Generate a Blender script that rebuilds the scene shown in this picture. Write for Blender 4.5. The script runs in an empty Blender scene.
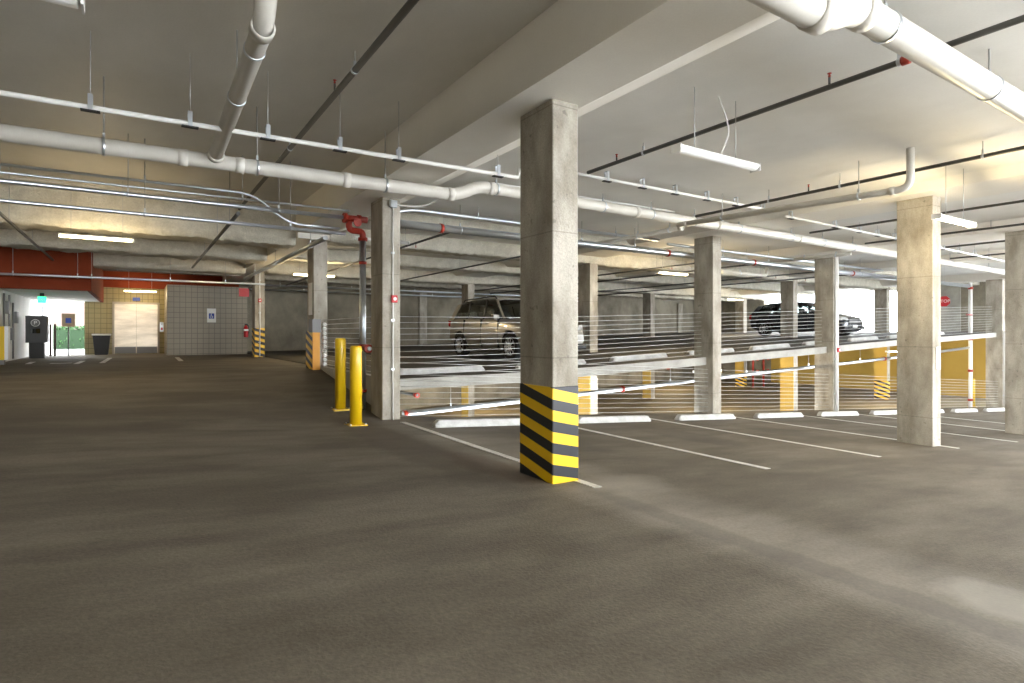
import bpy, bmesh, math, random
from mathutils import Vector, Matrix, noise as mnoise
random.seed(7)
SC = bpy.context.scene
COL = SC.collection

# ------------------------------------------------------------------ camera, world, exposure
YAW, FPX, HOR = 0.5725, 582.5, 333.3
cam_d = bpy.data.cameras.new('camera'); cam = bpy.data.objects.new('camera', cam_d); COL.objects.link(cam)
cam.location = (0, 0, 0); cam.rotation_euler = (math.pi/2, 0, -YAW)
cam_d.sensor_width = 36; cam_d.lens = FPX/1024*36; cam_d.shift_y = (HOR-341.5)/1024
cam_d.clip_start = .05; cam_d.clip_end = 400
SC.camera = cam
SC.view_settings.view_transform = 'Standard'; SC.view_settings.look = 'None'
SC.view_settings.gamma = 1; SC.view_settings.use_curve_mapping = False
SC.view_settings.exposure = 0.92
SC.cycles.use_denoising = True
SC.cycles.max_bounces = 8; SC.cycles.diffuse_bounces = 5
w = bpy.data.worlds.new('overcast_sky'); SC.world = w; w.use_nodes = True
wb = w.node_tree.nodes['Background']; wb.inputs[0].default_value = (0.90, 0.95, 1.0, 1); wb.inputs[1].default_value = 9.0

# ------------------------------------------------------------------ layout functions (metres, camera eye at z = 0)
def lerp_tab(t, x):
    if x <= t[0][0]: return t[0][1]
    for (a, b), (c, d) in zip(t, t[1:]):
        if x <= c: return b+(d-b)*(x-a)/(c-a)
    return t[-1][1]
UP = [(3, -.78), (6.5, -.755), (11.3, -.59), (14.6, -.477), (16.7, -.40), (21.3, -.22), (24.5, -.13), (29.2, .02), (34.5, .10)]
def zu(x): return lerp_tab(UP, x)             # upper deck across the rail
def zl(x): return zu(x)-3.15                  # the deck one storey below it
def zo(x, y):                                 # the deck the camera stands on
    m = min(-.80, -1.4218-.0612*(x-3.297))
    if x < 3.7:
        t = max(0, min(1, (y-9)/4.6)); m = m+(-.80-m)*t
    return m
def at(u, v, Y):                              # a point of the photo on the plane y = Y
    a = (u-512)/FPX; c, s = math.cos(YAW), math.sin(YAW)
    d = Y/(c-a*s); return Vector((d*(s+a*c), Y, (HOR-v)*d/FPX))
def xat(u, Y): return at(u, HOR, Y).x

# ------------------------------------------------------------------ materials
def nt(name):
    m = bpy.data.materials.new(name); m.use_nodes = True
    t = m.node_tree; return m, t, t.nodes['Principled BSDF']
def mat(name, col, rough=.6, metal=0., emis=None, es=0., coat=0.):
    m, t, b = nt(name)
    b.inputs['Base Color'].default_value = (*col, 1); b.inputs['Roughness'].default_value = rough
    b.inputs['Metallic'].default_value = metal
    if coat: b.inputs['Coat Weight'].default_value = coat
    if emis: b.inputs['Emission Color'].default_value = (*emis, 1); b.inputs['Emission Strength'].default_value = es
    return m
def noisy(name, c1, c2, scale=1.5, rough=.8, bump=.15, c3=None, stretch=(1, 1, 1), fine=40, spots=0., lo=.35, hi=.65, finemix=.25, metal=0., joints=0.):
    """two-tone mottled surface with fine grain and optional dark pores"""
    m, t, b = nt(name); N = t.nodes; L = t.links
    g = N.new('ShaderNodeNewGeometry'); mp = N.new('ShaderNodeMapping'); mp.inputs['Scale'].default_value = stretch
    L.new(g.outputs['Position'], mp.inputs['Vector'])
    def noise(sc, det=6, ro=.6):
        n = N.new('ShaderNodeTexNoise'); n.inputs['Scale'].default_value = sc; n.inputs['Detail'].default_value = det
        n.inputs['Roughness'].default_value = ro; L.new(mp.outputs[0], n.inputs['Vector']); return n
    n1 = noise(scale); n2 = noise(fine, 3); L.new(g.outputs['Position'], n2.inputs['Vector'])
    r = N.new('ShaderNodeValToRGB'); r.color_ramp.elements[0].position = lo; r.color_ramp.elements[1].position = hi
    r.color_ramp.elements[0].color = (*c1, 1); r.color_ramp.elements[1].color = (*c2, 1)
    L.new(n1.outputs['Fac'], r.inputs['Fac'])
    last = r.outputs['Color']
    if c3:
        n3 = noise(scale*.35, 4); rr = N.new('ShaderNodeValToRGB'); rr.color_ramp.elements[0].position = .5; rr.color_ramp.elements[1].position = .68
        L.new(n3.outputs['Fac'], rr.inputs['Fac'])
        mx = N.new('ShaderNodeMixRGB'); L.new(rr.outputs['Color'], mx.inputs['Fac']); L.new(last, mx.inputs[1]); mx.inputs[2].default_value = (*c3, 1)
        last = mx.outputs['Color']
    mm = N.new('ShaderNodeMixRGB'); mm.blend_type = 'MULTIPLY'; mm.inputs['Fac'].default_value = finemix
    L.new(last, mm.inputs[1]); L.new(n2.outputs['Fac'], mm.inputs[2]); last = mm.outputs['Color']
    gain = N.new('ShaderNodeMixRGB'); gain.blend_type = 'MULTIPLY'; gain.inputs['Fac'].default_value = 1
    k = 1/(1-finemix*.5); gain.inputs[2].default_value = (k, k, k, 1); L.new(last, gain.inputs[1]); last = gain.outputs['Color']
    if spots:
        v = N.new('ShaderNodeTexNoise'); v.inputs['Scale'].default_value = 14; v.inputs['Detail'].default_value = 2; L.new(g.outputs['Position'], v.inputs['Vector'])
        vr = N.new('ShaderNodeValToRGB'); vr.color_ramp.elements[0].position = .66; vr.color_ramp.elements[1].position = .74
        L.new(v.outputs['Fac'], vr.inputs['Fac']); ml = N.new('ShaderNodeMath'); ml.operation = 'MULTIPLY'; ml.inputs[1].default_value = spots
        L.new(vr.outputs['Color'], ml.inputs[0]); sp = N.new('ShaderNodeMixRGB'); L.new(ml.outputs[0], sp.inputs['Fac']); L.new(last, sp.inputs[1])
        sp.inputs[2].default_value = tuple(x*.4 for x in c1)+(1,); last = sp.outputs['Color']
    L.new(last, b.inputs['Base Color']); b.inputs['Roughness'].default_value = rough; b.inputs['Metallic'].default_value = metal
    if joints:
        sx = N.new('ShaderNodeSeparateXYZ'); L.new(g.outputs['Position'], sx.inputs[0])
        def mth(op, a, b2=None):
            q = N.new('ShaderNodeMath'); q.operation = op; L.new(a, q.inputs[0])
            if b2 is not None: q.inputs[1].default_value = b2
            return q.outputs[0]
        q = mth('FRACT', mth('MULTIPLY', mth('ADD', sx.outputs['Z'], 30.24), 1/joints)); q = mth('LESS_THAN', q, .012/joints); q = mth('MULTIPLY', q, .35)
        jm = N.new('ShaderNodeMixRGB'); L.new(q, jm.inputs['Fac']); L.new(last, jm.inputs[1]); jm.inputs[2].default_value = (.08, .07, .055, 1)
        L.new(jm.outputs['Color'], b.inputs['Base Color'])
    if bump:
        bp = N.new('ShaderNodeBump'); bp.inputs['Strength'].default_value = bump; bp.inputs['Distance'].default_value = .02
        L.new(n2.outputs['Fac'], bp.inputs['Height']); L.new(bp.outputs[0], b.inputs['Normal'])
    return m
M = {}
M['floor'] = noisy('worn_deck_concrete', (.092, .076, .055), (.166, .144, .110), 1.3, .8, .2, c3=(.088, .072, .050), stretch=(.55, 1.5, 1), fine=45, finemix=.6)
M['deck'] = noisy('deck_concrete', (.050, .046, .038), (.10, .092, .078), 1.2, .7, .2, stretch=(.5, 1.5, 1))
M['low_deck'] = noisy('lower_deck_concrete', (.20, .165, .10), (.30, .25, .16), 1.2, .7, .2, stretch=(.5, 1.5, 1))
M['edge'] = noisy('slab_edge_concrete', (.30, .29, .26), (.42, .41, .37), 1.5, .8, .2)
M['column'] = noisy('column_concrete', (.255, .228, .182), (.47, .435, .37), 2.2, .85, .35, stretch=(1.4, 1.4, .6), spots=.5, fine=60, finemix=.45, joints=1.2)
M['ceiling'] = noisy('ceiling_paint', (.76, .75, .71), (.84, .83, .79), .8, .75, .06, fine=50, finemix=.1)
M['ceiling_grey'] = noisy('ceiling_grey_concrete', (.60, .575, .515), (.72, .69, .625), .7, .6, .06, stretch=(1, .5, 1), fine=50, finemix=.15)
M['beam'] = noisy('beam_paint', (.80, .77, .70), (.86, .83, .76), .8, .75, .06, fine=50, finemix=.1)
M['foam'] = noisy('sprayed_insulation', (.50, .47, .39), (.62, .59, .50), 5, .95, .6, fine=35, finemix=.4)
M['wall'] = noisy('wall_concrete', (.15, .132, .098), (.29, .262, .20), .9, .85, .3, stretch=(1, 1, .8), fine=25, finemix=.4)
M['white_wall'] = noisy('white_wall', (.62, .62, .60), (.78, .78, .76), .9, .8, .1)
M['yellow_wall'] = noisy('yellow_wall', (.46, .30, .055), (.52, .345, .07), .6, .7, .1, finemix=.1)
M['red'] = noisy('rust_red_fascia', (.17, .024, .005), (.21, .034, .008), 1.5, .95, .05, finemix=.1)
M['pvc'] = noisy('white_pvc', (.58, .555, .50), (.66, .635, .58), 2.5, .38, 0, finemix=.05)
M['white_paint'] = mat('white_paint', (.74, .73, .70), .55)
M['kerb_white'] = noisy('painted_kerb', (.42, .42, .40), (.60, .60, .58), 4, .7, .2, finemix=.2)
M['line'] = noisy('worn_line_paint', (.58, .57, .53), (.78, .77, .73), 6, .8, .1, finemix=.4)
M['steel'] = mat('galvanised_steel', (.62, .66, .70), .28, .9)
M['rod'] = mat('hanger_steel', (.45, .45, .44), .45, .6)
M['dark_pipe'] = mat('black_steel_pipe', (.10, .10, .095), .5, .3)
M['redpaint'] = mat('red_fitting_paint', (.34, .028, .012), .4, .1)
M['yellow'] = mat('yellow_paint', (.78, .50, .006), .4, 0, coat=.3)
M['black'] = mat('black_plastic', (.015, .015, .016), .5)
M['grey'] = mat('grey_metal', (.18, .18, .18), .5, .3)
M['charcoal'] = mat('charcoal_metal', (.05, .05, .052), .5)
M['cable'] = mat('rail_cable', (.60, .60, .58), .4, .3)
M['sign_white'] = mat('sign_white', (.80, .80, .78), .5)
M['blue'] = mat('sign_blue', (.02, .06, .35), .5)
M['sign_red'] = mat('sign_red', (.60, .02, .03), .45)
M['lens_off'] = mat('lamp_lens', (.80, .80, .78), .3)
M['lamp_body'] = mat('lamp_body', (.78, .78, .76), .4)
M['lit'] = mat('lamp_glow', (.9, .85, .7), .4, 0, (1.0, .80, .42), 9)
M['lit_white'] = mat('lamp_glow_white', (.95, .92, .85), .4, 0, (1.0, .93, .74), 9)
M['exit'] = mat('exit_glow', (.05, .6, .25), .5, 0, (.05, .8, .35), 1.2)

def floor_marks(m, marks):
    t = m.node_tree; N = t.nodes; L = t.links; b = N['Principled BSDF']; g = N.new('ShaderNodeNewGeometry')
    nz = N.new('ShaderNodeTexNoise'); nz.inputs['Scale'].default_value = 3.5; nz.inputs['Detail'].default_value = 5; L.new(g.outputs['Position'], nz.inputs['Vector'])
    for (x, y, rx, ry, col, k, warp) in marks:
        last = b.inputs['Base Color'].links[0].from_socket
        s = N.new('ShaderNodeVectorMath'); s.operation = 'SUBTRACT'; L.new(g.outputs['Position'], s.inputs[0]); s.inputs[1].default_value = (x, y, 0)
        d = N.new('ShaderNodeVectorMath'); d.operation = 'MULTIPLY'; L.new(s.outputs[0], d.inputs[0]); d.inputs[1].default_value = (1/rx, 1/ry, 0)
        ln = N.new('ShaderNodeVectorMath'); ln.operation = 'LENGTH'; L.new(d.outputs[0], ln.inputs[0])
        ad = N.new('ShaderNodeMath'); ad.operation = 'MULTIPLY_ADD'; L.new(nz.outputs['Fac'], ad.inputs[0]); ad.inputs[1].default_value = warp; L.new(ln.outputs['Value'], ad.inputs[2])
        mr = N.new('ShaderNodeMapRange'); mr.inputs['From Min'].default_value = .75+warp*.5; mr.inputs['From Max'].default_value = 1.15+warp*.5; mr.inputs['To Min'].default_value = k; mr.inputs['To Max'].default_value = 0
        L.new(ad.outputs[0], mr.inputs['Value'])
        mx = N.new('ShaderNodeMixRGB'); L.new(mr.outputs['Result'], mx.inputs['Fac']); L.new(last, mx.inputs[1]); mx.inputs[2].default_value = (*col, 1); L.new(mx.outputs['Color'], b.inputs['Base Color'])
floor_marks(M['floor'], [(3.5, 2.2, .14, 2.6, (.06, .048, .036), .4, 1.1), (4.0, 1.2, .30, .34, (.26, .24, .20), .6, .7), (3.15, 5.3, .28, .9, (.075, .045, .028), .6, .9), (2.8, 7.0, .4, 2.6, (.075, .058, .043), .5, 1.0),
    (4.1, 4.2, .5, .35, (.24, .22, .18), .35, .9), (-1.2, 9.2, 1.6, 1.4, (.06, .05, .04), .45, .8), (-4.5, 6.0, 2.2, .6, (.06, .05, .04), .35, .8), (7.6, 6.6, .5, 1.2, (.07, .058, .045), .45, .9), (10.2, 6.4, .5, 1.2, (.07, .058, .045), .4, .9), (5.0, 6.8, .45, 1.1, (.065, .055, .042), .45, .9), (8.6, 1.2, 4.5, .25, (.07, .06, .048), .3, .9)])
def tiles(name, c1, c2, mortar, bw, bh, sx='X'):
    m, t, b = nt(name); N = t.nodes; L = t.links
    g = N.new('ShaderNodeNewGeometry'); s = N.new('ShaderNodeSeparateXYZ'); L.new(g.outputs['Position'], s.inputs[0])
    c = N.new('ShaderNodeCombineXYZ'); L.new(s.outputs[sx], c.inputs[0]); L.new(s.outputs['Z'], c.inputs[1])
    k = N.new('ShaderNodeTexBrick'); k.offset = 0; k.inputs['Scale'].default_value = 1; k.inputs['Brick Width'].default_value = bw
    k.inputs['Row Height'].default_value = bh; k.inputs['Mortar Size'].default_value = .009
    k.inputs['Color1'].default_value = (*c1, 1); k.inputs['Color2'].default_value = (*c2, 1); k.inputs['Mortar'].default_value = (*mortar, 1)
    L.new(c.outputs[0], k.inputs['Vector']); L.new(k.outputs['Color'], b.inputs['Base Color']); b.inputs['Roughness'].default_value = .5
    return m
M['tile_yellow'] = tiles('cream_tile', (.33, .27, .13), (.30, .25, .12), (.16, .13, .06), .19, .19)
M['tile_grey'] = tiles('beige_tile', (.30, .265, .205), (.285, .25, .195), (.16, .14, .105), .19, .19)

def stripes(name, c1, c2, period, slope, phase=0., frac=.5, rough=.35):
    m, t, b = nt(name); N = t.nodes; L = t.links
    tc = N.new('ShaderNodeTexCoord'); s = N.new('ShaderNodeSeparateXYZ'); L.new(tc.outputs['Object'], s.inputs[0])
    a = N.new('ShaderNodeMath'); a.operation = 'SUBTRACT'; L.new(s.outputs['X'], a.inputs[0]); L.new(s.outputs['Y'], a.inputs[1])
    q = N.new('ShaderNodeMath'); q.operation = 'MULTIPLY_ADD'; L.new(a.outputs[0], q.inputs[0]); q.inputs[1].default_value = slope; L.new(s.outputs['Z'], q.inputs[2])
    d = N.new('ShaderNodeMath'); d.operation = 'DIVIDE'; L.new(q.outputs[0], d.inputs[0]); d.inputs[1].default_value = period
    o = N.new('ShaderNodeMath'); o.operation = 'ADD'; L.new(d.outputs[0], o.inputs[0]); o.inputs[1].default_value = phase+50
    f = N.new('ShaderNodeMath'); f.operation = 'FRACT'; L.new(o.outputs[0], f.inputs[0])
    g = N.new('ShaderNodeMath'); g.operation = 'GREATER_THAN'; L.new(f.outputs[0], g.inputs[0]); g.inputs[1].default_value = frac
    mx = N.new('ShaderNodeMixRGB'); L.new(g.outputs[0], mx.inputs['Fac']); mx.inputs[1].default_value = (*c1, 1); mx.inputs[2].default_value = (*c2, 1)
    L.new(mx.outputs[0], b.inputs['Base Color']); b.inputs['Roughness'].default_value = rough
    return m
M['stripe'] = stripes('hazard_stripes', (.80, .50, .006), (.016, .017, .022), .205, .225, .06, .5)
M['stripe_small'] = stripes('hazard_stripes_fine', (.80, .50, .03), (.016, .016, .02), .20, .30, 0, .52, .5)

# ------------------------------------------------------------------ mesh helpers
def box(bm, a, b, mi=0):
    x0, x1 = sorted((a[0], b[0])); y0, y1 = sorted((a[1], b[1])); z0, z1 = sorted((a[2], b[2]))
    v = [bm.verts.new(p) for p in ((x0,y0,z0),(x1,y0,z0),(x1,y1,z0),(x0,y1,z0),(x0,y0,z1),(x1,y0,z1),(x1,y1,z1),(x0,y1,z1))]
    fs = [bm.faces.new([v[i] for i in q]) for q in ((0,3,2,1),(4,5,6,7),(0,1,5,4),(1,2,6,5),(2,3,7,6),(3,0,4,7))]
    for f in fs: f.material_index = mi
    return v
def hexa(bm, pts):
    v = [bm.verts.new(p) for p in pts]
    for q in ((0,3,2,1),(4,5,6,7),(0,1,5,4),(1,2,6,5),(2,3,7,6),(3,0,4,7)): bm.faces.new([v[i] for i in q])
    return v
def prism(bm, poly, axis, a, b):
    """extrude a 2-D polygon: axis 'x' -> poly is (y,z); 'y' -> (x,z); 'z' -> (x,y)"""
    def P(p, t): return {'x': (t, p[0], p[1]), 'y': (p[0], t, p[1]), 'z': (p[0], p[1], t)}[axis]
    A = [bm.verts.new(P(p, a)) for p in poly]; B = [bm.verts.new(P(p, b)) for p in poly]
    n = len(poly); bm.faces.new(A); bm.faces.new(B[::-1])
    for i in range(n): bm.faces.new([A[i], B[i], B[(i+1) % n], A[(i+1) % n]])
def rounded(pts, rad, k=5):
    pts = [Vector(p) for p in pts]
    if rad <= 0 or len(pts) < 3: return pts
    out = [pts[0]]
    for i in range(1, len(pts)-1):
        p = pts[i]; a = (pts[i-1]-p); b = (pts[i+1]-p); r = min(rad, a.length*.45, b.length*.45)
        a = p+a.normalized()*r; b = p+b.normalized()*r
        for j in range(k+1):
            t = j/k; out.append(a*(1-t)**2+p*2*t*(1-t)+b*t*t)
    out.append(pts[-1]); return out
def tube(bm, pts, r, seg=12, rad=0., caps=True):
    pts = rounded(pts, rad); n = len(pts); rings = []
    t0 = (pts[1]-pts[0]).normalized(); up = Vector((0, 0, 1)) if abs(t0.z) < .9 else Vector((1, 0, 0))
    nrm = (up-t0*up.dot(t0)).normalized()
    for i in range(n):
        t = (pts[min(i+1, n-1)]-pts[max(i-1, 0)]).normalized()
        nrm = (nrm-t*nrm.dot(t)).normalized(); bi = t.cross(nrm)
        rr = r[i] if isinstance(r, (list, tuple)) else r
        rings.append([bm.verts.new(pts[i]+nrm*math.cos(2*math.pi*j/seg)*rr+bi*math.sin(2*math.pi*j/seg)*rr) for j in range(seg)])
    for a, b in zip(rings, rings[1:]):
        for j in range(seg):
            f = bm.faces.new([a[j], a[(j+1) % seg], b[(j+1) % seg], b[j]]); f.smooth = True
    if caps: bm.faces.new(rings[0][::-1]); bm.faces.new(rings[-1])
def lathe(bm, prof, c=(0, 0, 0), seg=20, axis='z', caps=True):
    rings = []
    for r, h in prof:
        rg = []
        for j in range(seg):
            a = 2*math.pi*j/seg; x, y = r*math.cos(a), r*math.sin(a)
            p = {'z': (x, y, h), 'x': (h, x, y), 'y': (x, h, y)}[axis]
            rg.append(bm.verts.new(Vector(p)+Vector(c)))
        rings.append(rg)
    for a, b in zip(rings, rings[1:]):
        for j in range(seg):
            f = bm.faces.new([a[j], a[(j+1) % seg], b[(j+1) % seg], b[j]]); f.smooth = True
    if caps: bm.faces.new(rings[0][::-1]); bm.faces.new(rings[-1])
def obj(name, bm, m, parent=None, bevel=0., loc=None):
    bmesh.ops.recalc_face_normals(bm, faces=bm.faces)
    me = bpy.data.meshes.new(name); bm.to_mesh(me); bm.free()
    for x in (m if isinstance(m, (list, tuple)) else [m]): me.materials.append(x)
    o = bpy.data.objects.new(name, me); COL.objects.link(o)
    if loc is not None: o.location = loc
    if parent is not None: o.parent = parent
    if bevel:
        b = o.modifiers.new('bevel', 'BEVEL'); b.width = bevel; b.segments = 2; b.limit_method = 'ANGLE'; b.angle_limit = math.radians(40)
    return o
def tag(o, label=None, cat=None, group=None, kind=None):
    if label: o['label'] = label
    if cat: o['category'] = cat
    if group: o['group'] = group
    if kind: o['kind'] = kind
    return o
def empty(name, loc, label, cat, group=None, rz=0.):
    o = bpy.data.objects.new(name, None); o.empty_display_size = .2; COL.objects.link(o); o.location = loc; o.rotation_euler = (0, 0, rz)
    return tag(o, label, cat, group)
def struct(name, bm, m, bevel=0.): return tag(obj(name, bm, m, None, bevel), kind='structure')
def B(fn, *a, **k):
    bm = bmesh.new(); fn(bm, *a, **k); return bm
def pbox(name, a, b, m, parent=None, bevel=0., off=(0, 0, 0)):
    o = Vector(off); return obj(name, B(box, Vector(a)-o, Vector(b)-o), m, parent, bevel)
def copy_tree(o, parent=None, loc=None):
    c = o.copy(); COL.objects.link(c)
    if parent is not None: c.parent = parent
    if loc is not None: c.location = loc
    for ch in list(o.children): copy_tree(ch, c)
    return c
def text(name, s, size, m, parent, loc, rot, depth=.002, align='CENTER'):
    cu = bpy.data.curves.new(name, 'FONT'); cu.body = s; cu.size = size; cu.extrude = depth; cu.align_x = align; cu.align_y = 'CENTER'
    t = bpy.data.objects.new(name+'_tmp', cu); COL.objects.link(t)
    dg = bpy.context.evaluated_depsgraph_get(); me = bpy.data.meshes.new_from_object(t.evaluated_get(dg)); me.name = name
    bpy.data.objects.remove(t); me.materials.clear(); me.materials.append(m)
    o = bpy.data.objects.new(name, me); COL.objects.link(o); o.location = loc; o.rotation_euler = rot
    if parent is not None: o.parent = parent
    return o

# ================================================================== STRUCTURE
XR = 33.6      # end wall on the right
def frange(a, b, s):
    n = max(1, round((b-a)/s)); return [a+(b-a)*i/n for i in range(n+1)]
def sheet(xs, ys, zf, thick):
    bm = bmesh.new(); nx, ny = len(xs), len(ys)
    T = [[bm.verts.new((x, y, zf(x, y))) for y in ys] for x in xs]
    Bt = [[bm.verts.new((x, y, zf(x, y)-thick)) for y in ys] for x in xs]
    for i in range(nx-1):
        for j in range(ny-1):
            f = bm.faces.new([T[i][j], T[i+1][j], T[i+1][j+1], T[i][j+1]]); f.smooth = True
            bm.faces.new([Bt[i][j], Bt[i][j+1], Bt[i+1][j+1], Bt[i+1][j]])
    for i in range(nx-1):
        bm.faces.new([T[i][0], Bt[i][0], Bt[i+1][0], T[i+1][0]]); bm.faces.new([T[i][-1], T[i+1][-1], Bt[i+1][-1], Bt[i][-1]])
    for j in range(ny-1):
        bm.faces.new([T[0][j], T[0][j+1], Bt[0][j+1], Bt[0][j]]); bm.faces.new([T[-1][j], Bt[-1][j], Bt[-1][j+1], T[-1][j+1]])
    return bm
# our deck: the ramp, and the landing at the left
ysA = frange(-9, 9.45, .6)
bm = sheet(frange(-9, 3.66, .6), ysA+frange(9.45, 27.4, .5)[1:], lambda x, y: zo(x, y), .25)
b2 = sheet(frange(3.66, 35.5, .8), ysA, lambda x, y: zo(x, y), .25)
me_t = bpy.data.meshes.new('t'); b2.to_mesh(me_t); b2.free(); bm.from_mesh(me_t)
bmesh.ops.remove_doubles(bm, verts=bm.verts, dist=.001)
struct('floor', bm, M['floor'])
struct('floor', sheet(frange(3.66, XR, .7), [9.32, 9.6, 13.5, 21.2, 27.2], lambda x, y: zu(x), .18), [M['deck']])
struct('floor', sheet(frange(-9, XR, .7), [9.5, 13.5, 21.2, 27.2], lambda x, y: zl(x), .25), M['low_deck'])
# pale edge face of the upper deck, and the low wall where it drops to our ramp
bm = sheet(frange(3.66, XR, .7), [9.27, 9.32], lambda x, y: zu(x)+.004, .185); struct('trim_1', bm, M['edge'])
bm = bmesh.new()
ys = frange(9.64, 13.48, .4)
for a, b in zip(ys, ys[1:]): hexa(bm, [(3.52,a,-2.2),(3.66,a,-2.2),(3.66,b,-2.2),(3.52,b,-2.2),(3.52,a,-.76),(3.66,a,-.76),(3.66,b,-.76),(3.52,b,-.76)])
bmesh.ops.remove_doubles(bm, verts=bm.verts, dist=.001)
struct('trim_2', bm, M['edge'])
# retaining wall under the edge of our deck
bm = bmesh.new(); box(bm, (-9, 9.46, -5), (3.5, 9.52, -1.7))
struct('wall_retaining', bm, M['wall'])

# ceiling: deep slab at left of the first girder, shallow slab at its right
bm = bmesh.new()
box(bm, (-9, -9.3, 2.80), (3.2, 27.4, 3.1)); struct('ceiling', bm, M['ceiling_grey'])
bm = bmesh.new()
box(bm, (3.2, -9.3, 2.46), (36, 27.4, 2.8)); struct('ceiling', bm, M['ceiling'])
def struct_beam(bm, m=None): return struct('ceiling_beam', bm, m or M['beam'])
bm = bmesh.new(); prism(bm, [(2.98, 2.22), (3.67, 2.22), (4.25, 2.47), (4.25, 2.6), (3.3, 2.9), (2.98, 2.9)], 'y', -9.3, 13.3); struct_beam(bm)
bm = bmesh.new(); prism(bm, [(2.98, 2.10), (3.67, 2.10), (3.67, 2.9), (2.98, 2.9)], 'y', 13.3, 27.0); struct_beam(bm)
for x0, x1, z in ((10.9, 12.1, 2.325), (16.0, 17.3, 2.25), (21.6, 22.9, 2.25), (29.2, 30.4, 2.2)):
    bm = bmesh.new(); prism(bm, [(x0, z), (x1, z), (x1+.25, 2.5), (x0-.25, 2.5)], 'y', -9.3, 27); struct_beam(bm)
# foam-sprayed cross beams in the back
def foam_beam(x0, x1, y0, y1, z0, z1, amp=.05):
    bm = bmesh.new(); nx = int((x1-x0)/.12); prof = []
    n = 5
    for i in range(n): prof.append((y0, z1+(z0-z1)*i/n))
    for i in range(n): prof.append((y0+(y1-y0)*i/n, z0))
    for i in range(n+1): prof.append((y1, z0+(z1-z0)*i/n))
    rows = []
    for i in range(nx+1):
        x = x0+(x1-x0)*i/nx; r = []
        for (y, z) in prof:
            k = mnoise.noise(Vector((x*1.7, y*3, z*3)))*amp*.45+mnoise.noise(Vector((x*9, y*9, z*9)))*amp*.6
            ee = 1 if z < z1-.02 else 0
            edge = 1.6 if abs(z-z0) < .12 else .5
            r.append(bm.verts.new((x, y-(k*.6*ee if y < (y0+y1)/2 else -k*.6*ee), z+k*ee*edge)))
        rows.append(r)
    for a, b in zip(rows, rows[1:]):
        for j in range(len(prof)-1):
            f = bm.faces.new([a[j], a[j+1], b[j+1], b[j]]); f.smooth = True
    bm.faces.new(rows[0]); bm.faces.new(rows[-1][::-1])
    return struct_beam(bm, M['foam'])
foam_beam(-9, 2.98, 13.5, 14.3, 1.97, 2.8)
foam_beam(-9, 2.98, 16.9, 17.7, 1.98, 2.8)
foam_beam(-9, 2.98, 20.6, 21.4, 1.95, 2.8, .03)
foam_beam(3.68, XR, 13.5, 14.1, 2.10, 2.5)
foam_beam(3.68, XR, 17.2, 17.7, 2.12, 2.5)
foam_beam(3.68, XR, 21.1, 21.8, 2.05, 2.5)
foam_beam(3.68, XR, 24.4, 24.9, 2.12, 2.5)
foam_beam(3.68, XR, 11.2, 11.5, 2.28, 2.5, .03)

# walls
pb = lambda name, a, b, m: struct(name, B(box, a, b), m)
pb('wall_back', (3.6, 27.0, -1.0), (XR+.3, 27.3, 2.8), M['wall'])
pb('wall_back_lower', (-9, 27.0, -5), (XR, 27.3, -1.0), M['wall'])
pb('wall_right_lower', (XR, 22.0, -4.0), (XR+.3, 27.3, -.1), M['wall'])
pb('wall_right_lower', (XR, 9.0, -4.0), (XR+.3, 22.0, -.1), M['yellow_wall'])
# right end of the upper deck: kerb, open bay to daylight, wall piece with a sign, dark corner
pb('wall_right', (XR, 9.0, -.1), (XR+.3, 11.95, 2.6), M['wall'])
pb('wall_right', (XR, 22.5, -.1), (XR+.3, 27.3, 2.6), M['wall'])
pb('wall_right', (XR, 13.3, 2.3), (XR+.3, 22.5, 2.6), M['beam'])
pb('wall_right', (XR-.05, 11.95, -.1), (XR+.3, 13.3, 2.6), M['edge'])
pb('wall_right', (XR+.6, 5.5, -3.6), (XR+.9, 9.0, 2.6), M['wall'])
pb('wall_elevator', (-1.64, 27.0, -.82), (1.0, 27.3, 2.0), M['tile_yellow'])
bm = bmesh.new(); box(bm, (.93, 24.5, -.82), (3.60, 27.05, 1.77)); struct('wall_tiled_room', bm, M['tile_grey'])
pb('wall_left', (-3.4, 20.0, -.85), (-3.1, 32.5, 2.8), M['white_wall'])
pb('wall_left', (-9.2, -10, -.85), (-8.9, 20.2, 2.9), M['wall'])
pb('wall_left', (-9, 20.0, -.85), (-3.4, 20.3, 2.8), M['white_wall'])
# rust red fascia over the exit lane with its white soffit
bm = bmesh.new(); box(bm, (-3.1, 19.75, 1.17), (-1.05, 19.95, 2.35)); box(bm, (-1.15, 19.95, 1.17), (-1.05, 26.98, 2.35)); struct('trim_3', bm, M['red'])
pb('trim_4', (-3.1, 19.95, 1.19), (-1.15, 27.6, 1.3), M['white_wall'])
pb('trim_5', (-1.05, 26.7, 1.75), (3.6, 26.98, 2.35), M['red'])
bm = bmesh.new(); box(bm, (-3.1, 26.98, 1.3), (-1.64, 27.3, 2.8)); box(bm, (-1.64, 26.99, 2.0), (3.6, 27.3, 2.8)); struct('wall_above_exit', bm, M['wall'])
pb('wall_front', (-9, -9.3, -1.0), (1.0, -9.0, 2.9), M['wall'])
pb('wall_front', (1.0, -9.3, -3.5), (36, -9.0, -1.5), M['wall'])

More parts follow.
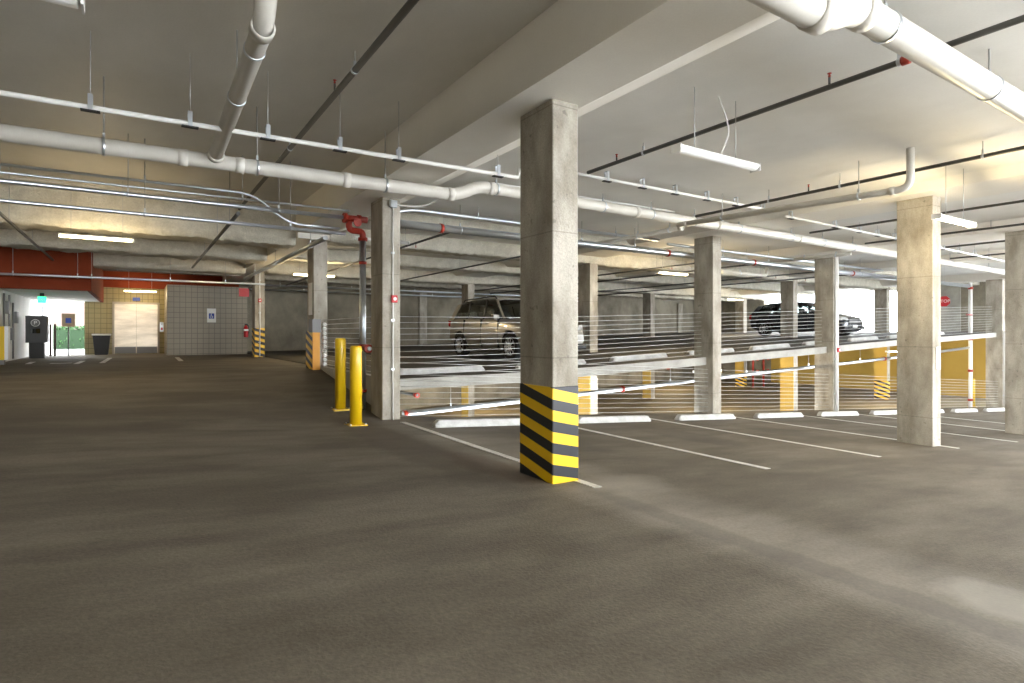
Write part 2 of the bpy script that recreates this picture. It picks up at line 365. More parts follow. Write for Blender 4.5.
# ================================================================== COLUMNS
W1, W2 = .557, .31
def column(x, y, zt, zb, label, band=None, lower=None, mband='stripe', extra=None, group=None):
    e = empty('concrete_column', (x, y, zb), label, 'column', group)
    h = zt-zb
    bm = bmesh.new(); box(bm, (0, 0, 0), (W2, W1, h)); obj('shaft', bm, M['column'], e, .012)
    if band:
        o = .004; bm = bmesh.new(); box(bm, (-o, -o, .0), (W2+o, W1+o, band)); s = obj('hazard_band', bm, M[mband], e, .012); tag(s, 'yellow and black diagonal warning stripes')
    return e
zo_ = lambda x, y: zo(x, y)-.02
colA = column(3.297, 4.408, 2.22, -1.43, 'nearest concrete column, tall and pale with a black and yellow striped base', .925)
colD = column(11.28, 4.41, 2.33, zo_(11.4, 4.6), 'broad concrete column under the lit tube at right, pitted warm face and bare base')
colE = column(16.28, 4.41, 2.25, zo_(16.4, 4.6), 'mottled grey concrete column cut off by the right edge of the picture')
colB = column(3.35, 9.078, 2.22, -1.44, 'concrete column beside the two yellow bollards with a red alarm and conduit on it')
colF = column(11.55, 9.078, 2.33, zo_(11.7, 9.3), 'bare concrete column standing behind a wheel stop, between the two parked cars')
colG = column(16.85, 9.078, 2.255, zo_(17, 9.3), 'concrete column hiding the nose of the dark hatchback, with a white conduit and red box')
column(22.2, 9.078, 2.25, zo_(22.4, 9.3), 'concrete column of the rail line hidden behind the broad pitted column')
colR = column(29.5, 9.078, 2.2, -3.1, 'grey concrete column at the far right end of the rail with red-marked pipes')
colC = column(3.35, 13.45, 2.10, -.9, 'concrete column with an orange striped guard where the left lane meets the cable rail', .0)
colCC = column(3.35, 21.2, 2.10, -.82, 'far left concrete column with striped base beside the beige tiled room', 1.0, mband='stripe_small')
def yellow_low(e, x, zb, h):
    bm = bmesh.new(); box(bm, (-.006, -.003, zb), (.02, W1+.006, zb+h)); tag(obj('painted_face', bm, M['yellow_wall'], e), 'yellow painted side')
for x, y, lab, band in (
        (11.5, 13.5, 'pale-faced column close behind the right side of the nearest column', 0),
        (16.85, 13.5, 'second-row concrete column hidden behind the bare column by the wheel stop', 0),
        (22.1, 13.5, 'second-row concrete column rising behind the roof of the dark hatchback', 0),
        (29.7, 13.5, 'slim grey column against the bright opening, its lower storey striped', .9),
        (11.5, 21.2, 'back-row column rising behind the roof of the silver SUV', 0),
        (22.1, 21.2, 'dark back-row column with a small white notice, left of the bare column', 0),
        (29.7, 21.2, 'yellow-lit back-row column just left of the dark hatchback tail', .7)):
    zb = zl(x)-.02
    e = column(x, y, 2.12 if y > 15 else 2.2, zb, lab, band or None, mband='stripe_small')
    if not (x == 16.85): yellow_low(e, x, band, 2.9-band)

# ================================================================== GROUND OBJECTS
def bollard(x, y, label, z=None):
    z = zo(x, y) if z is None else z; e = empty('bollard', (x, y, z), label, 'bollard', 'yellow bollards')
    lathe_bm = bmesh.new(); lathe(lathe_bm, [(.09, .0), (.09, 1.17), (.082, 1.195), (.06, 1.205)], seg=28); obj('post', lathe_bm, M['yellow'], e)
    bm = bmesh.new(); box(bm, (-.14, -.14, -.015), (.14, .14, .012)); bp = obj('base_plate', bm, M['yellow'], e)
    for sx in (-1, 1):
        for sy in (-1, 1):
            b = bmesh.new(); lathe(b, [(.014, .01), (.014, .028), (.007, .032)], (sx*.115, sy*.115, 0), 8); obj('bolt', b, M['steel'], bp)
bollard(2.80, 8.72, 'nearer yellow steel bollard, standing lower and to the right of its twin')
bollard(2.90, 9.86, 'farther yellow steel bollard, just left of and behind the nearer one')

bollard(29.7, 10.15, 'small distant yellow bollard on the storey below, near the far right riser', zl(29.7))

def wheel_stop(x, y, z, L, slope, label, group):
    bm = bmesh.new(); h = .115
    prof = [(-.085, 0), (.085, 0), (.085, .03), (.055, h), (-.055, h), (-.085, .03)]
    A = []; n = len(prof)
    for t, k in ((-L/2, .0), (-L/2+.07, 1.), (L/2-.07, 1.), (L/2, 0.)):
        A.append([bm.verts.new((t, p[0]*(.8+.2*k), (p[1] if p[1] < .05 else p[1]*(.45+.55*k))+t*slope)) for p in prof])
    for a, b in zip(A, A[1:]):
        for j in range(n): bm.faces.new([a[j], a[(j+1) % n], b[(j+1) % n], b[j]])
    bm.faces.new(A[0]); bm.faces.new(A[-1][::-1])
    o = obj('wheel_stop', bm, M['kerb_white'], None, .008, (x, y, z)); tag(o, label, 'wheel stop', group)
names_near = ['white wheel stop just right of the conduit column, its left end in view', 'white wheel stop showing just right of the striped base of the nearest column',
    'white wheel stop in front of the bare column at mid right', 'first white wheel stop right of the bare column, in the lower row',
    'white wheel stop in front of the column with the white conduit', 'white wheel stop just left of the broad pitted column, lower row',
    'lower-row wheel stop hidden behind the broad pitted column', 'left one of two lower-row wheel stops between the two rightmost columns', 'right one of two lower-row wheel stops between the two rightmost columns']
for i, lab in enumerate(names_near):
    x = 5.0+2.65*i - (.12 if i == 0 else 0)
    wheel_stop(x, 8.27, zo(x, 8.27)-.004, 2.0 if i == 0 else 1.83, -.0612, lab, 'wheel stops along the lower rail')
names_up = ['raised-deck wheel stop in front of the silver SUV, just right of the conduit column', 'raised-deck wheel stop peeping out right of the nearest column',
    'raised-deck wheel stop midway between the nearest column and the bare column', 'raised-deck wheel stop split by the bare column',
    'raised-deck wheel stop just right of the bare column', 'raised-deck wheel stop below the tail of the dark hatchback', 'raised-deck wheel stop below the nose of the dark hatchback',
    'raised-deck wheel stop at the left of the broad pitted column', 'raised-deck wheel stop below the round red sign']
for i, lab in enumerate(names_up):
    x = 5.0+2.65*i; sl = (zu(x+.9)-zu(x-.9))/1.8
    wheel_stop(x, 10.25, zu(x)-.004, 1.83, sl, lab, 'wheel stops on the raised deck')

def paint(x0, y0, x1, y1, wd, label, zf=zo, cat='painted line', n=8):
    bm = bmesh.new(); a = Vector((x0, y0)); b = Vector((x1, y1)); d = (b-a).normalized(); nn = Vector((-d.y, d.x))*wd/2
    for k in range(n):
        p, q = a+(b-a)*k/n, a+(b-a)*(k+1)/n
        P = [p-nn, q-nn, q+nn, p+nn]
        bot = [bm.verts.new((c.x, c.y, zf(c.x, c.y)-.002)) for c in P]; top = [bm.verts.new((c.x, c.y, zf(c.x, c.y)+.005)) for c in P]
        bm.faces.new(bot[::-1]); bm.faces.new(top)
        for j in range(4): bm.faces.new([bot[j], bot[(j+1) % 4], top[(j+1) % 4], top[j]])
    return tag(obj('painted_line', bm, M['line']), label, cat, 'parking bay lines')
labs = ['white bay line from the conduit column to the striped nearest column', 'longest white bay line, running right of the nearest column',
        'white bay line ending midway between the nearest and the broad column', 'white bay line running up to the foot of the broad pitted column',
        'faint bay line just right of the broad pitted column', 'farther faint bay line leading to the rightmost column', 'bay line behind the rightmost column']
for k in range(7):
    x = 3.63+2.65*k
    paint(x, 4.15, x, 8.95, .10, labs[k])

# ================================================================== CABLE RAILS
def rail(p0, p1, zf, lab, n=11, step=.1, z0=.06, r=.0035, posts=()):
    x0, y0 = p0; x1, y1 = p1
    e = empty('cable_rail', (x0, y0, zf(x0)), lab, 'railing')
    L = math.hypot(x1-x0, y1-y0); m = max(1, int(L/1.5))
    for k in range(n):
        rr = r; pts = [Vector((x0+(x1-x0)*i/m, y0+(y1-y0)*i/m, zf(x0+(x1-x0)*i/m)+z0+k*step))-e.location for i in range(m+1)]
        bm = bmesh.new(); tube(bm, pts, r, 6); obj('cable', bm, M['cable'], e)
    for t in posts:
        x = x0+(x1-x0)*t; y = y0+(y1-y0)*t
        pbox('post', (x-.025, y-.025, zf(x)), (x+.025, y+.025, zf(x)+n*step+.04), M['cable'], e, 0, e.location)
    return e
yr = 9.22
fo = lambda x: zo(x, 8.9); R_ = .0048
rail((3.66, yr), (11.55, yr), fo, 'cable rail of the lower deck from the conduit column to the bare column', r=R_)
rail((11.86, yr), (16.85, yr), fo, 'cable rail of the lower deck between the bare column and the white-conduit column', r=R_)
rail((17.16, yr), (22.2, yr), fo, 'cable rail of the lower deck from the white-conduit column toward the broad pitted column', r=R_)
rail((22.51, yr), (29.5, yr), fo, 'cable rail of the lower deck seen between the two rightmost columns', r=R_)
yr2 = 9.42
rail((3.66, yr2), (11.55, yr2), zu, 'raised-deck cable rail passing in front of the silver SUV', r=R_)
rail((11.86, yr2), (16.85, yr2), zu, 'raised-deck cable rail between the bare and the white-conduit column', r=R_)
rail((17.16, yr2), (22.2, yr2), zu, 'raised-deck cable rail crossing the nose of the dark hatchback', r=R_)
rail((22.51, yr2), (29.5, yr2), zu, 'raised-deck cable rail in front of the round red sign', r=R_)
rail((3.59, 9.64), (3.59, 13.45), lambda x: -.76, 'short cable rail behind the yellow bollards, up to the orange-guarded column', r=R_)

# guard on column C
e = colC
bm = bmesh.new(); box(bm, (-.03, -.02, .0), (.0, W1+.02, .95)); g = obj('striped_guard', bm, M['stripe_small'], e); tag(g, 'orange and black striped guard board')
bm = bmesh.new(); box(bm, (-.03, -.045, .06), (.13, -.005, .92)); tag(obj('guard_panel', bm, mat('orange_board', (.75, .33, .02), .5), e), 'plain orange guard board')
bm = bmesh.new(); box(bm, (-.035, -.05, .92), (.15, .3, 1.22)); tag(obj('guard_cap', bm, M['grey'], e), 'dark grey block above the guard')
for k in range(11):
    bm = bmesh.new(); lathe(bm, [(.0455, -.01), (.0455, -.045), (.03, -.06)], (.235, 0, .1+k*.1), 10, 'y'); tag(obj('cable_anchor', bm, M['sign_white'], e), 'white cable anchor')
pbox('notice', (-.012, .1, 1.32), (0, .42, 2.05), M['sign_white'], e)

# ================================================================== CARS
def glossy(name, c, rough=.28, metal=.5):
    m = mat(name, c, rough, metal); m.node_tree.nodes['Principled BSDF'].inputs['Coat Weight'].default_value = .8; return m
M['suv_paint'] = glossy('champagne_paint', (.33, .315, .28), .3, .4); M['hatch_paint'] = glossy('dark_slate_paint', (.035, .04, .05), .25, .3)
M['glass'] = mat('tinted_glass', (.012, .015, .016), .06, 0, coat=.5)
m_, t_, b_ = nt('car_glass'); M['carglass'] = m_
tr = t_.nodes.new('ShaderNodeBsdfTransparent'); tr.inputs[0].default_value = (.42, .47, .46, 1); gl = t_.nodes.new('ShaderNodeBsdfGlossy'); gl.inputs['Roughness'].default_value = .04
fr = t_.nodes.new('ShaderNodeFresnel'); fr.inputs[0].default_value = 1.5; mxs = t_.nodes.new('ShaderNodeMixShader'); t_.links.new(fr.outputs[0], mxs.inputs[0]); t_.links.new(tr.outputs[0], mxs.inputs[1]); t_.links.new(gl.outputs[0], mxs.inputs[2])
t_.links.new(mxs.outputs[0], t_.nodes['Material Output'].inputs['Surface'])
M['tyre'] = mat('tyre_rubber', (.02, .02, .02), .85); M['alloy'] = mat('alloy', (.45, .45, .45), .3, .8)
M['headlight'] = mat('headlight_lens', (.75, .77, .78), .1, .4); M['tail'] = mat('tail_lens', (.35, .01, .012), .2); M['amber'] = mat('amber_lens', (.8, .22, .02), .3)
def car(x, y, z, rz, P, paint, label, cat):
    """local frame: nose towards -y, x across; stations along y"""
    e = empty(P['name'], (x, y, z), label, cat, rz=rz)
    L, Wd, H = P['L'], P['W'], P['H']; hw = Wd/2
    # lower body loft
    st = P['body']     # (t along 0..1, zbot, zbelt, widthfactor, crown)
    rows = []; bm = bmesh.new()
    for t, zb, zt, wf, cr in st:
        yy = -L/2+L*t; w_ = hw*wf
        sec = [(0, zb), (w_*.80, zb), (w_*.94, zb+.10), (w_*1.0, zb+(zt-zb)*.40), (w_*.995, zb+(zt-zb)*.62), (w_*.955, zb+(zt-zb)*.90), (w_*.90, zt), (w_*.62, zt+cr*.75), (0, zt+cr)]
        full = [(-a, b) for a, b in sec[::-1][:-1]]+sec[0:]
        full = [(-a, b) for a, b in sec[::-1]]+sec[1:-1]
        rows.append([bm.verts.new((a, yy, b)) for a, b in full])
    n = len(rows[0])
    for a, b in zip(rows, rows[1:]):
        for j in range(n): f = bm.faces.new([a[j], a[(j+1) % n], b[(j+1) % n], b[j]]); f.smooth = True
    bm.faces.new(rows[0]); bm.faces.new(rows[-1][::-1])
    body = obj('body', bm, [paint, M['black']], e)
    ss = body.modifiers.new('s', 'SUBSURF'); ss.levels = ss.render_levels = 2
    cut = bmesh.new(); r = P['wr']
    for t in P['axles']:
        for s in (-1, 1): lathe(cut, [(r*1.17, -.16), (r*1.17, .3)], (0, 0, 0), 28, 'x') if False else None
        yy = -L/2+L*t
        for s in (-1, 1):
            x0, x1 = sorted((s*(hw-.24), s*(hw+.2)))
            lathe(cut, [(r*1.16, x0), (r*1.16, x1)], (0, yy, r), 28, 'x')
    cm = bpy.data.meshes.new('cut'); bmesh.ops.recalc_face_normals(cut, faces=cut.faces); cut.to_mesh(cm); cut.free(); cm.materials.append(paint); cm.materials.append(M['black'])
    for p in cm.polygons: p.material_index = 1
    co = bpy.data.objects.new('cut', cm); COL.objects.link(co); co.parent = e
    bo = body.modifiers.new('b', 'BOOLEAN'); bo.operation = 'DIFFERENCE'; bo.object = co; bo.solver = 'EXACT'
    dg = bpy.context.evaluated_depsgraph_get(); nm = bpy.data.meshes.new_from_object(body.evaluated_get(dg)); body.modifiers.clear(); body.data = nm; nm.name = 'body'
    bpy.data.objects.remove(co)
    # greenhouse
    gh = P['glass']    # (t, z, half width) outline of base->roof: list of (t,z) along centre top line; base z = belt
    bm = bmesh.new(); rows = []
    for t, zt, wt in gh:
        yy = -L/2+L*t; zb = P['belt']-.03
        wb_ = hw*.90
        rows.append([bm.verts.new(p) for p in ((-wb_, yy, zb), (-(wb_+(wt*hw-wb_)*.55), yy, zb+(zt-zb)*.55), (-wt*hw, yy, zt-.03), (-wt*hw*.75, yy, zt+.005), (0, yy, zt+.02), (wt*hw*.75, yy, zt+.005), (wt*hw, yy, zt-.03), ((wb_+(wt*hw-wb_)*.55), yy, zb+(zt-zb)*.55), (wb_, yy, zb))])
    for a, b in zip(rows, rows[1:]):
        for j in range(8): f = bm.faces.new([a[j], a[j+1], b[j+1], b[j]]); f.smooth = True
    bm.faces.new(rows[0]); bm.faces.new(rows[-1][::-1]); obj('cabin_glass', bm, M['carglass'], e)
    bz = P['belt']
    for tx, ty in ((-.37, .43), (.37, .43), (-.37, .66), (.37, .66)):
        yy = -L/2+L*ty; bm = bmesh.new()
        hexa(bm, [(tx-.23, yy, bz-.25), (tx+.23, yy, bz-.25), (tx+.23, yy+.12, bz-.25), (tx-.23, yy+.12, bz-.25), (tx-.20, yy+.14, bz+.20), (tx+.20, yy+.14, bz+.20), (tx+.20, yy+.24, bz+.20), (tx-.20, yy+.24, bz+.20)])
        st_ = obj('seat_back', bm, M['grey'], e, .04)
        bm = bmesh.new(); box(bm, (tx-.11, yy+.18, bz+.22), (tx+.11, yy+.27, bz+.38)); obj('head_rest', bm, M['grey'], st_, .03)
    bm = bmesh.new(); box(bm, (-hw*.82, -L/2+L*.27, bz-.12), (hw*.82, -L/2+L*.345, bz+.03)); obj('dashboard', bm, M['black'], e, .03)
    # roof skin and pillars
    rs = [g for g in gh if g[1] > P['H']-.16]
    bm = bmesh.new(); rows = []
    for t, zt, wt in rs:
        yy = -L/2+L*t
        rows.append([bm.verts.new(p) for p in ((-wt*hw-.012, yy, zt-.07), (-wt*hw*.98, yy, zt-.012), (-wt*hw*.72, yy, zt+.022), (0, yy, zt+.034), (wt*hw*.72, yy, zt+.022), (wt*hw*.98, yy, zt-.012), (wt*hw+.012, yy, zt-.07))])
    for a, b in zip(rows, rows[1:]):
        for j in range(6): f = bm.faces.new([a[j], a[j+1], b[j+1], b[j]]); f.smooth = True
    ro = obj('roof', bm, paint, e); so = ro.modifiers.new('so', 'SOLIDIFY'); so.thickness = .02
    def onside(t, f, s):    # point on the side glass at station t and height fraction f
        yy = -L/2+L*t; zt = lerp_tab([(g[0], g[1]) for g in gh], t); wt = lerp_tab([(g[0], g[2]) for g in gh], t)
        zb = P['belt']-.03; wb_ = hw*.90; zz = zb+(zt-.03-zb)*f; ww = wb_+(wt*hw-wb_)*f
        return Vector((s*(ww+.004), yy, zz))
    for s in (-1, 1):
        for t0, t1, ww in P['pillars']:
            bm = bmesh.new(); a = onside(t0, 0, s); b = onside(t1, 1, s)
            pts = []
            for q in (a, b): pts += [q+Vector((0, -ww/2, 0)), q+Vector((0, ww/2, 0)), q+Vector((s*.016, ww/2, 0)), q+Vector((s*.016, -ww/2, 0))]
            hexa(bm, pts); obj('pillar', bm, paint if ww > .055 else M['black'], e)
        t = P['mirror']; bm = bmesh.new(); a = onside(t, .12, s)
        hexa(bm, [a+Vector((s*dx, dy, dz)) for dz, k in ((-.06, .8), (.08, 1)) for dx, dy in ((.02, -.05*k), (.22*k, -.04*k), (.22*k, .07*k), (.02, .05*k))])
        mo = obj('mirror', bm, paint, e, .02)
        for t in P['handles']:
            bm = bmesh.new(); yy = -L/2+L*t; box(bm, (s*hw*.975, yy-.09, P['belt']-.16), (s*(hw*.975+.035), yy+.09, P['belt']-.125)); obj('door_handle', bm, paint, e, .006)
        for t in P['seams']:
            bm = bmesh.new(); yy = -L/2+L*t; box(bm, (s*hw*.9, yy-.004, .30), (s*(hw*1.0+.0), yy+.004, P['belt']-.02)); obj('door_seam', bm, M['black'], e)
        # sill
        bm = bmesh.new(); box(bm, (s*hw*.86, -L/2+L*(P['axles'][0])+r*1.2, .18), (s*(hw*.985), -L/2+L*P['axles'][1]-r*1.2, .29)); obj('sill', bm, M['black'], e, .015)
        if P.get('rails'):
            bm = bmesh.new(); tt = P['rails']; pts = [onside(tt[0], 1, s)+Vector((-s*.05, 0, .03)), onside(tt[0]+.02, 1, s)+Vector((-s*.05, 0, .09)), onside(tt[1]-.02, 1, s)+Vector((-s*.05, 0, .09)), onside(tt[1], 1, s)+Vector((-s*.05, 0, .03))]
            tube(bm, pts, .016, 8); obj('roof_rail', bm, M['black'], e)
        # lamps
        bm = bmesh.new(); zz = P['lampz']; hexa(bm, [(s*(hw*.55), -L/2+.0, zz-.05), (s*(hw*.90), -L/2+.14, zz-.05), (s*(hw*.965), -L/2+.42, zz+.05), (s*(hw*.90), -L/2+.40, zz+.02), (s*(hw*.55), -L/2+.03, zz+.06), (s*(hw*.88), -L/2+.17, zz+.10), (s*(hw*.955), -L/2+.44, zz+.12), (s*(hw*.86), -L/2+.42, zz+.14)])
        hl = obj('headlight', bm, M['headlight'], e, .015)
        bm = bmesh.new(); box(bm, (s*hw*.90, -L/2+.34, zz-.02), (s*hw*.985, -L/2+.42, zz+.05)); obj('turn_signal', bm, M['amber'], hl, .01)
        bm = bmesh.new(); box(bm, (s*hw*.70, L/2-.14, P['tailz']-.10), (s*hw*.90, L/2-.015, P['tailz']+.10)); obj('tail_light', bm, M['tail'], e, .03)
        bm = bmesh.new(); box(bm, (s*hw*.55, -L/2-.012, .28), (s*hw*.88, -L/2+.2, .42)); obj('air_intake', bm, M['black'], e, .02)
    bm = bmesh.new(); box(bm, (-hw*.5, -L/2-.015, .52), (hw*.5, -L/2+.1, .72)); gr = obj('grille', bm, M['black'], e, .02)
    bm = bmesh.new(); box(bm, (-hw*.5, -L/2-.022, .60), (hw*.5, -L/2+.05, .63)); obj('grille_bar', bm, M['alloy'], gr)
    bm = bmesh.new(); box(bm, (-.16, -L/2-.02, .36), (.16, -L/2+.05, .47)); obj('number_plate', bm, M['sign_white'], e)
    # wheels
    wheel = None
    for t in P['axles']:
        for s in (-1, 1):
            loc = (s*(hw-.115), -L/2+L*t, r)
            if wheel is None:
                bm = bmesh.new(); lathe(bm, [(r*.62, -.05), (r*.64, -.10), (r*.93, -.11), (r, -.08), (r, .08), (r*.93, .11), (r*.64, .10), (r*.62, .05)], (0, 0, 0), 32, 'x'); wheel = obj('tyre', bm, M['tyre'], e, loc=loc)
                bm = bmesh.new(); lathe(bm, [(r*.66, -.112), (r*.66, -.09), (r*.60, -.085), (r*.58, .085), (r*.60, .09), (r*.66, .112), (r*.58, .112), (r*.52, .04), (r*.52, -.04), (r*.58, -.112)][:4], (0, 0, 0), 28, 'x', False); lathe(bm, [(r*.66, .112), (r*.66, .09), (r*.60, .085), (r*.58, .06)], (0, 0, 0), 28, 'x', False)
                for q in range(10):
                    a = 2*math.pi*q/10; ca, sa = math.cos(a), math.sin(a)
                    for sd in (-1, 1):
                        p0 = Vector((sd*.10, ca*.05, sa*.05)); p1 = Vector((sd*.108, ca*r*.64, sa*r*.64)); dv = Vector((0, -sa, ca))*.017
                        hexa(bm, [p0-dv, p0+dv, p1+dv*.8, p1-dv*.8]+[k+Vector((sd*.012, 0, 0)) for k in (p0-dv, p0+dv, p1+dv*.8, p1-dv*.8)])
                for sd in (-1, 1): lathe(bm, [(.055, sd*.09), (.055, sd*.118), (.03, sd*.122)], (0, 0, 0), 14, 'x')
                obj('rim', bm, M['alloy'], wheel)
            else: copy_tree(wheel, e, loc)
    return e
SUV = dict(name='sport_utility_vehicle', L=4.52, W=1.84, H=1.68, wr=.345, belt=1.08, axles=(.205, .80),
    body=[(0, .34, .66, .78, .02), (.012, .24, .76, .86, .03), (.05, .20, .88, .95, .06), (.14, .20, .97, .99, .09), (.26, .21, 1.05, 1.0, .07), (.34, .21, 1.08, 1.0, .0), (.5, .21, 1.10, 1.0, .0), (.75, .22, 1.13, 1.0, .0), (.92, .26, 1.14, .97, .0), (.985, .32, 1.10, .90, .0), (1, .42, .96, .82, 0)],
    glass=[(.245, 1.09, .80), (.33, 1.36, .76), (.40, 1.575, .73), (.46, 1.62, .73), (.60, 1.645, .74), (.80, 1.615, .73), (.91, 1.555, .71), (.95, 1.42, .74), (.985, 1.13, .80)],
    pillars=((.28, .415, .09), (.52, .53, .05), (.73, .73, .05), (.945, .89, .26)), mirror=.345, handles=(.47, .68), seams=(.33, .525, .74), rails=(.44, .86), lampz=.80, tailz=.98)
HAT = dict(name='hatchback_car', L=4.34, W=1.80, H=1.52, wr=.335, belt=1.0, axles=(.20, .81),
    body=[(0, .30, .58, .76, .02), (.012, .20, .68, .86, .03), (.05, .17, .78, .95, .05), (.14, .17, .89, .99, .08), (.26, .18, .97, 1.0, .06), (.34, .18, 1.0, 1.0, .0), (.5, .18, 1.01, 1.0, .0), (.75, .19, 1.03, 1.0, .0), (.92, .24, 1.04, .97, .0), (.985, .30, 1.0, .90, .0), (1, .40, .86, .82, 0)],
    glass=[(.25, 1.0, .80), (.34, 1.25, .75), (.42, 1.43, .71), (.50, 1.475, .71), (.62, 1.49, .72), (.80, 1.455, .71), (.90, 1.38, .69), (.94, 1.24, .72), (.985, 1.03, .78)],
    pillars=((.28, .43, .07), (.53, .54, .05), (.75, .74, .05), (.945, .88, .26)), mirror=.36, handles=(.48, .69), seams=(.34, .535, .76), lampz=.70, tailz=.86)
car(8.75, 13.62, zu(8.75), 0, SUV, M['suv_paint'], 'champagne silver SUV parked on the raised deck, partly behind the nearest column', 'car')
car(24.6, 14.55, zu(24.6), 0, HAT, M['hatch_paint'], 'dark slate hatchback parked on the raised deck behind the column with the white conduit', 'car')

# ================================================================== LAMPS
def lamp(x0, x1, y, z, label, lit=None, power=0, wires=(), zc=2.46, group='strip lamps', col=None):
    xm = (x0+x1)/2; e = empty('strip_lamp', (xm, y, z), label, 'lamp', group); hl = (x1-x0)/2
    bm = bmesh.new(); prism(bm, [(-.066, .045), (.066, .045), (.05, .075), (-.05, .075)], 'x', -hl, hl); obj('housing', bm, M['lamp_body'], e, .006)
    bm = bmesh.new(); prism(bm, [(-.062, .045)]+[(-.062*math.cos(i*math.pi/8), .045-.045*math.sin(i*math.pi/8)) for i in range(1, 8)]+[(.062, .045)], 'x', -hl+.015, hl-.015); obj('diffuser', bm, {None: M['lens_off'], 'w': M['lit_white'], 'y': M['lit']}[lit], e, .006)
    for s in (-1, 1): pbox('end_cap', (s*hl, -.062, .0), (s*(hl+.012), .062, .075), M['lamp_body'], e)
    for t in wires:
        bm = bmesh.new(); tube(bm, [(t*hl, 0, .07), (t*hl, 0, zc-z)], .004, 6); obj('suspension_wire', bm, M['rod'], e)
    if power:
        for q in (-.5, .5):
            ld = bpy.data.lights.new('strip_light', 'POINT'); ld.shadow_soft_size = .10; ld.energy = power/2
            ld.color = col or ((1, .78, .45) if lit == 'y' else (1, .93, .80))
            lo = bpy.data.objects.new('strip_light', ld); COL.objects.link(lo); lo.parent = e; lo.location = (q*hl, 0, -.13)
    return e
PW = 60
l1 = lamp(4.42, 5.66, 3.90, 1.76, 'unlit white strip lamp hanging on two wires right of the nearest column', None, 0, (-.58, .47))
bm = bmesh.new(); tube(bm, [(.03, .02, .70), (.13, .02, .56), (.22, .02, .36), (.13, .02, .2), (.05, .01, .07)], .007, 8, .1); obj('power_cord', bm, M['white_paint'], l1)
lamp(9.48, 10.68, 3.66, 1.61, 'glowing strip lamp hanging at the top right of the broad pitted column', 'w', PW*1.0, (-.5, .5), col=(1, .80, .46))
lamp(-1.14, -.05, 12.9, 1.69, 'glowing yellowish strip lamp at far left under the foam-sprayed beams', 'y', PW*.45, (-.7, .7), 2.8)
lamp(-1.5, -.25, 3.9, 1.75, 'unlit strip lamp cut off by the top left edge of the picture', None, 0, (-.6, .6), 2.8)
lamp(3.9, 5.1, 18.0, 1.72, 'glowing yellow strip lamp just left of the orange-guarded column', 'y', PW, (-.7, .7))
lamp(12.6, 13.8, 11.8, 1.72, 'glowing yellow strip lamp just left of the top of the bare column', 'y', PW, (-.7, .7))
lamp(25.9, 27.2, 19.5, 1.75, 'small far glowing lamp beside the back-row column left of the dark hatchback', 'y', PW*.8, (-.7, .7))
lamp(-.4, .64, 26.0, 1.55, 'dim strip lamp on the red band above the elevator', 'y', PW*.35, (-.7, .7), 2.8)
lamp(3.9, 5.1, 12.2, 1.98, 'unlit pale strip lamp behind the silver riser pipe left of the conduit column', None, 0, (.1, .8))
M['rail_tube'] = M['lit']
# strip lamps added out of frame as fill light; others on the storey below
for x, y, z in ((-4, -3, 1.75), (2, -5, 1.7), (9, -3, 1.7), (14, -3, 1.6), (-6, 7, 1.75), (19, 3.5, 1.5)):
    lamp(x-.6, x+.6, y, z, 'added fill strip lamp outside the picture', 'w', PW*(2.1 if x > 0 else 1.3 if y < 0 else .3), (-.6, .6), 2.46 if x > 3 else 2.8, 'added fill lamps outside the picture')
for x, y in ((8, 16), (15, 12), (20.5, 16), (27, 12), (26, 23.5), (13.5, 23.5)):
    lamp(x-.6, x+.6, y, zu(x)-.75, 'strip lamp under the raised deck', 'y', PW*2.2, (-.6, .6), zu(x)-.19, 'strip lamps under the raised deck')

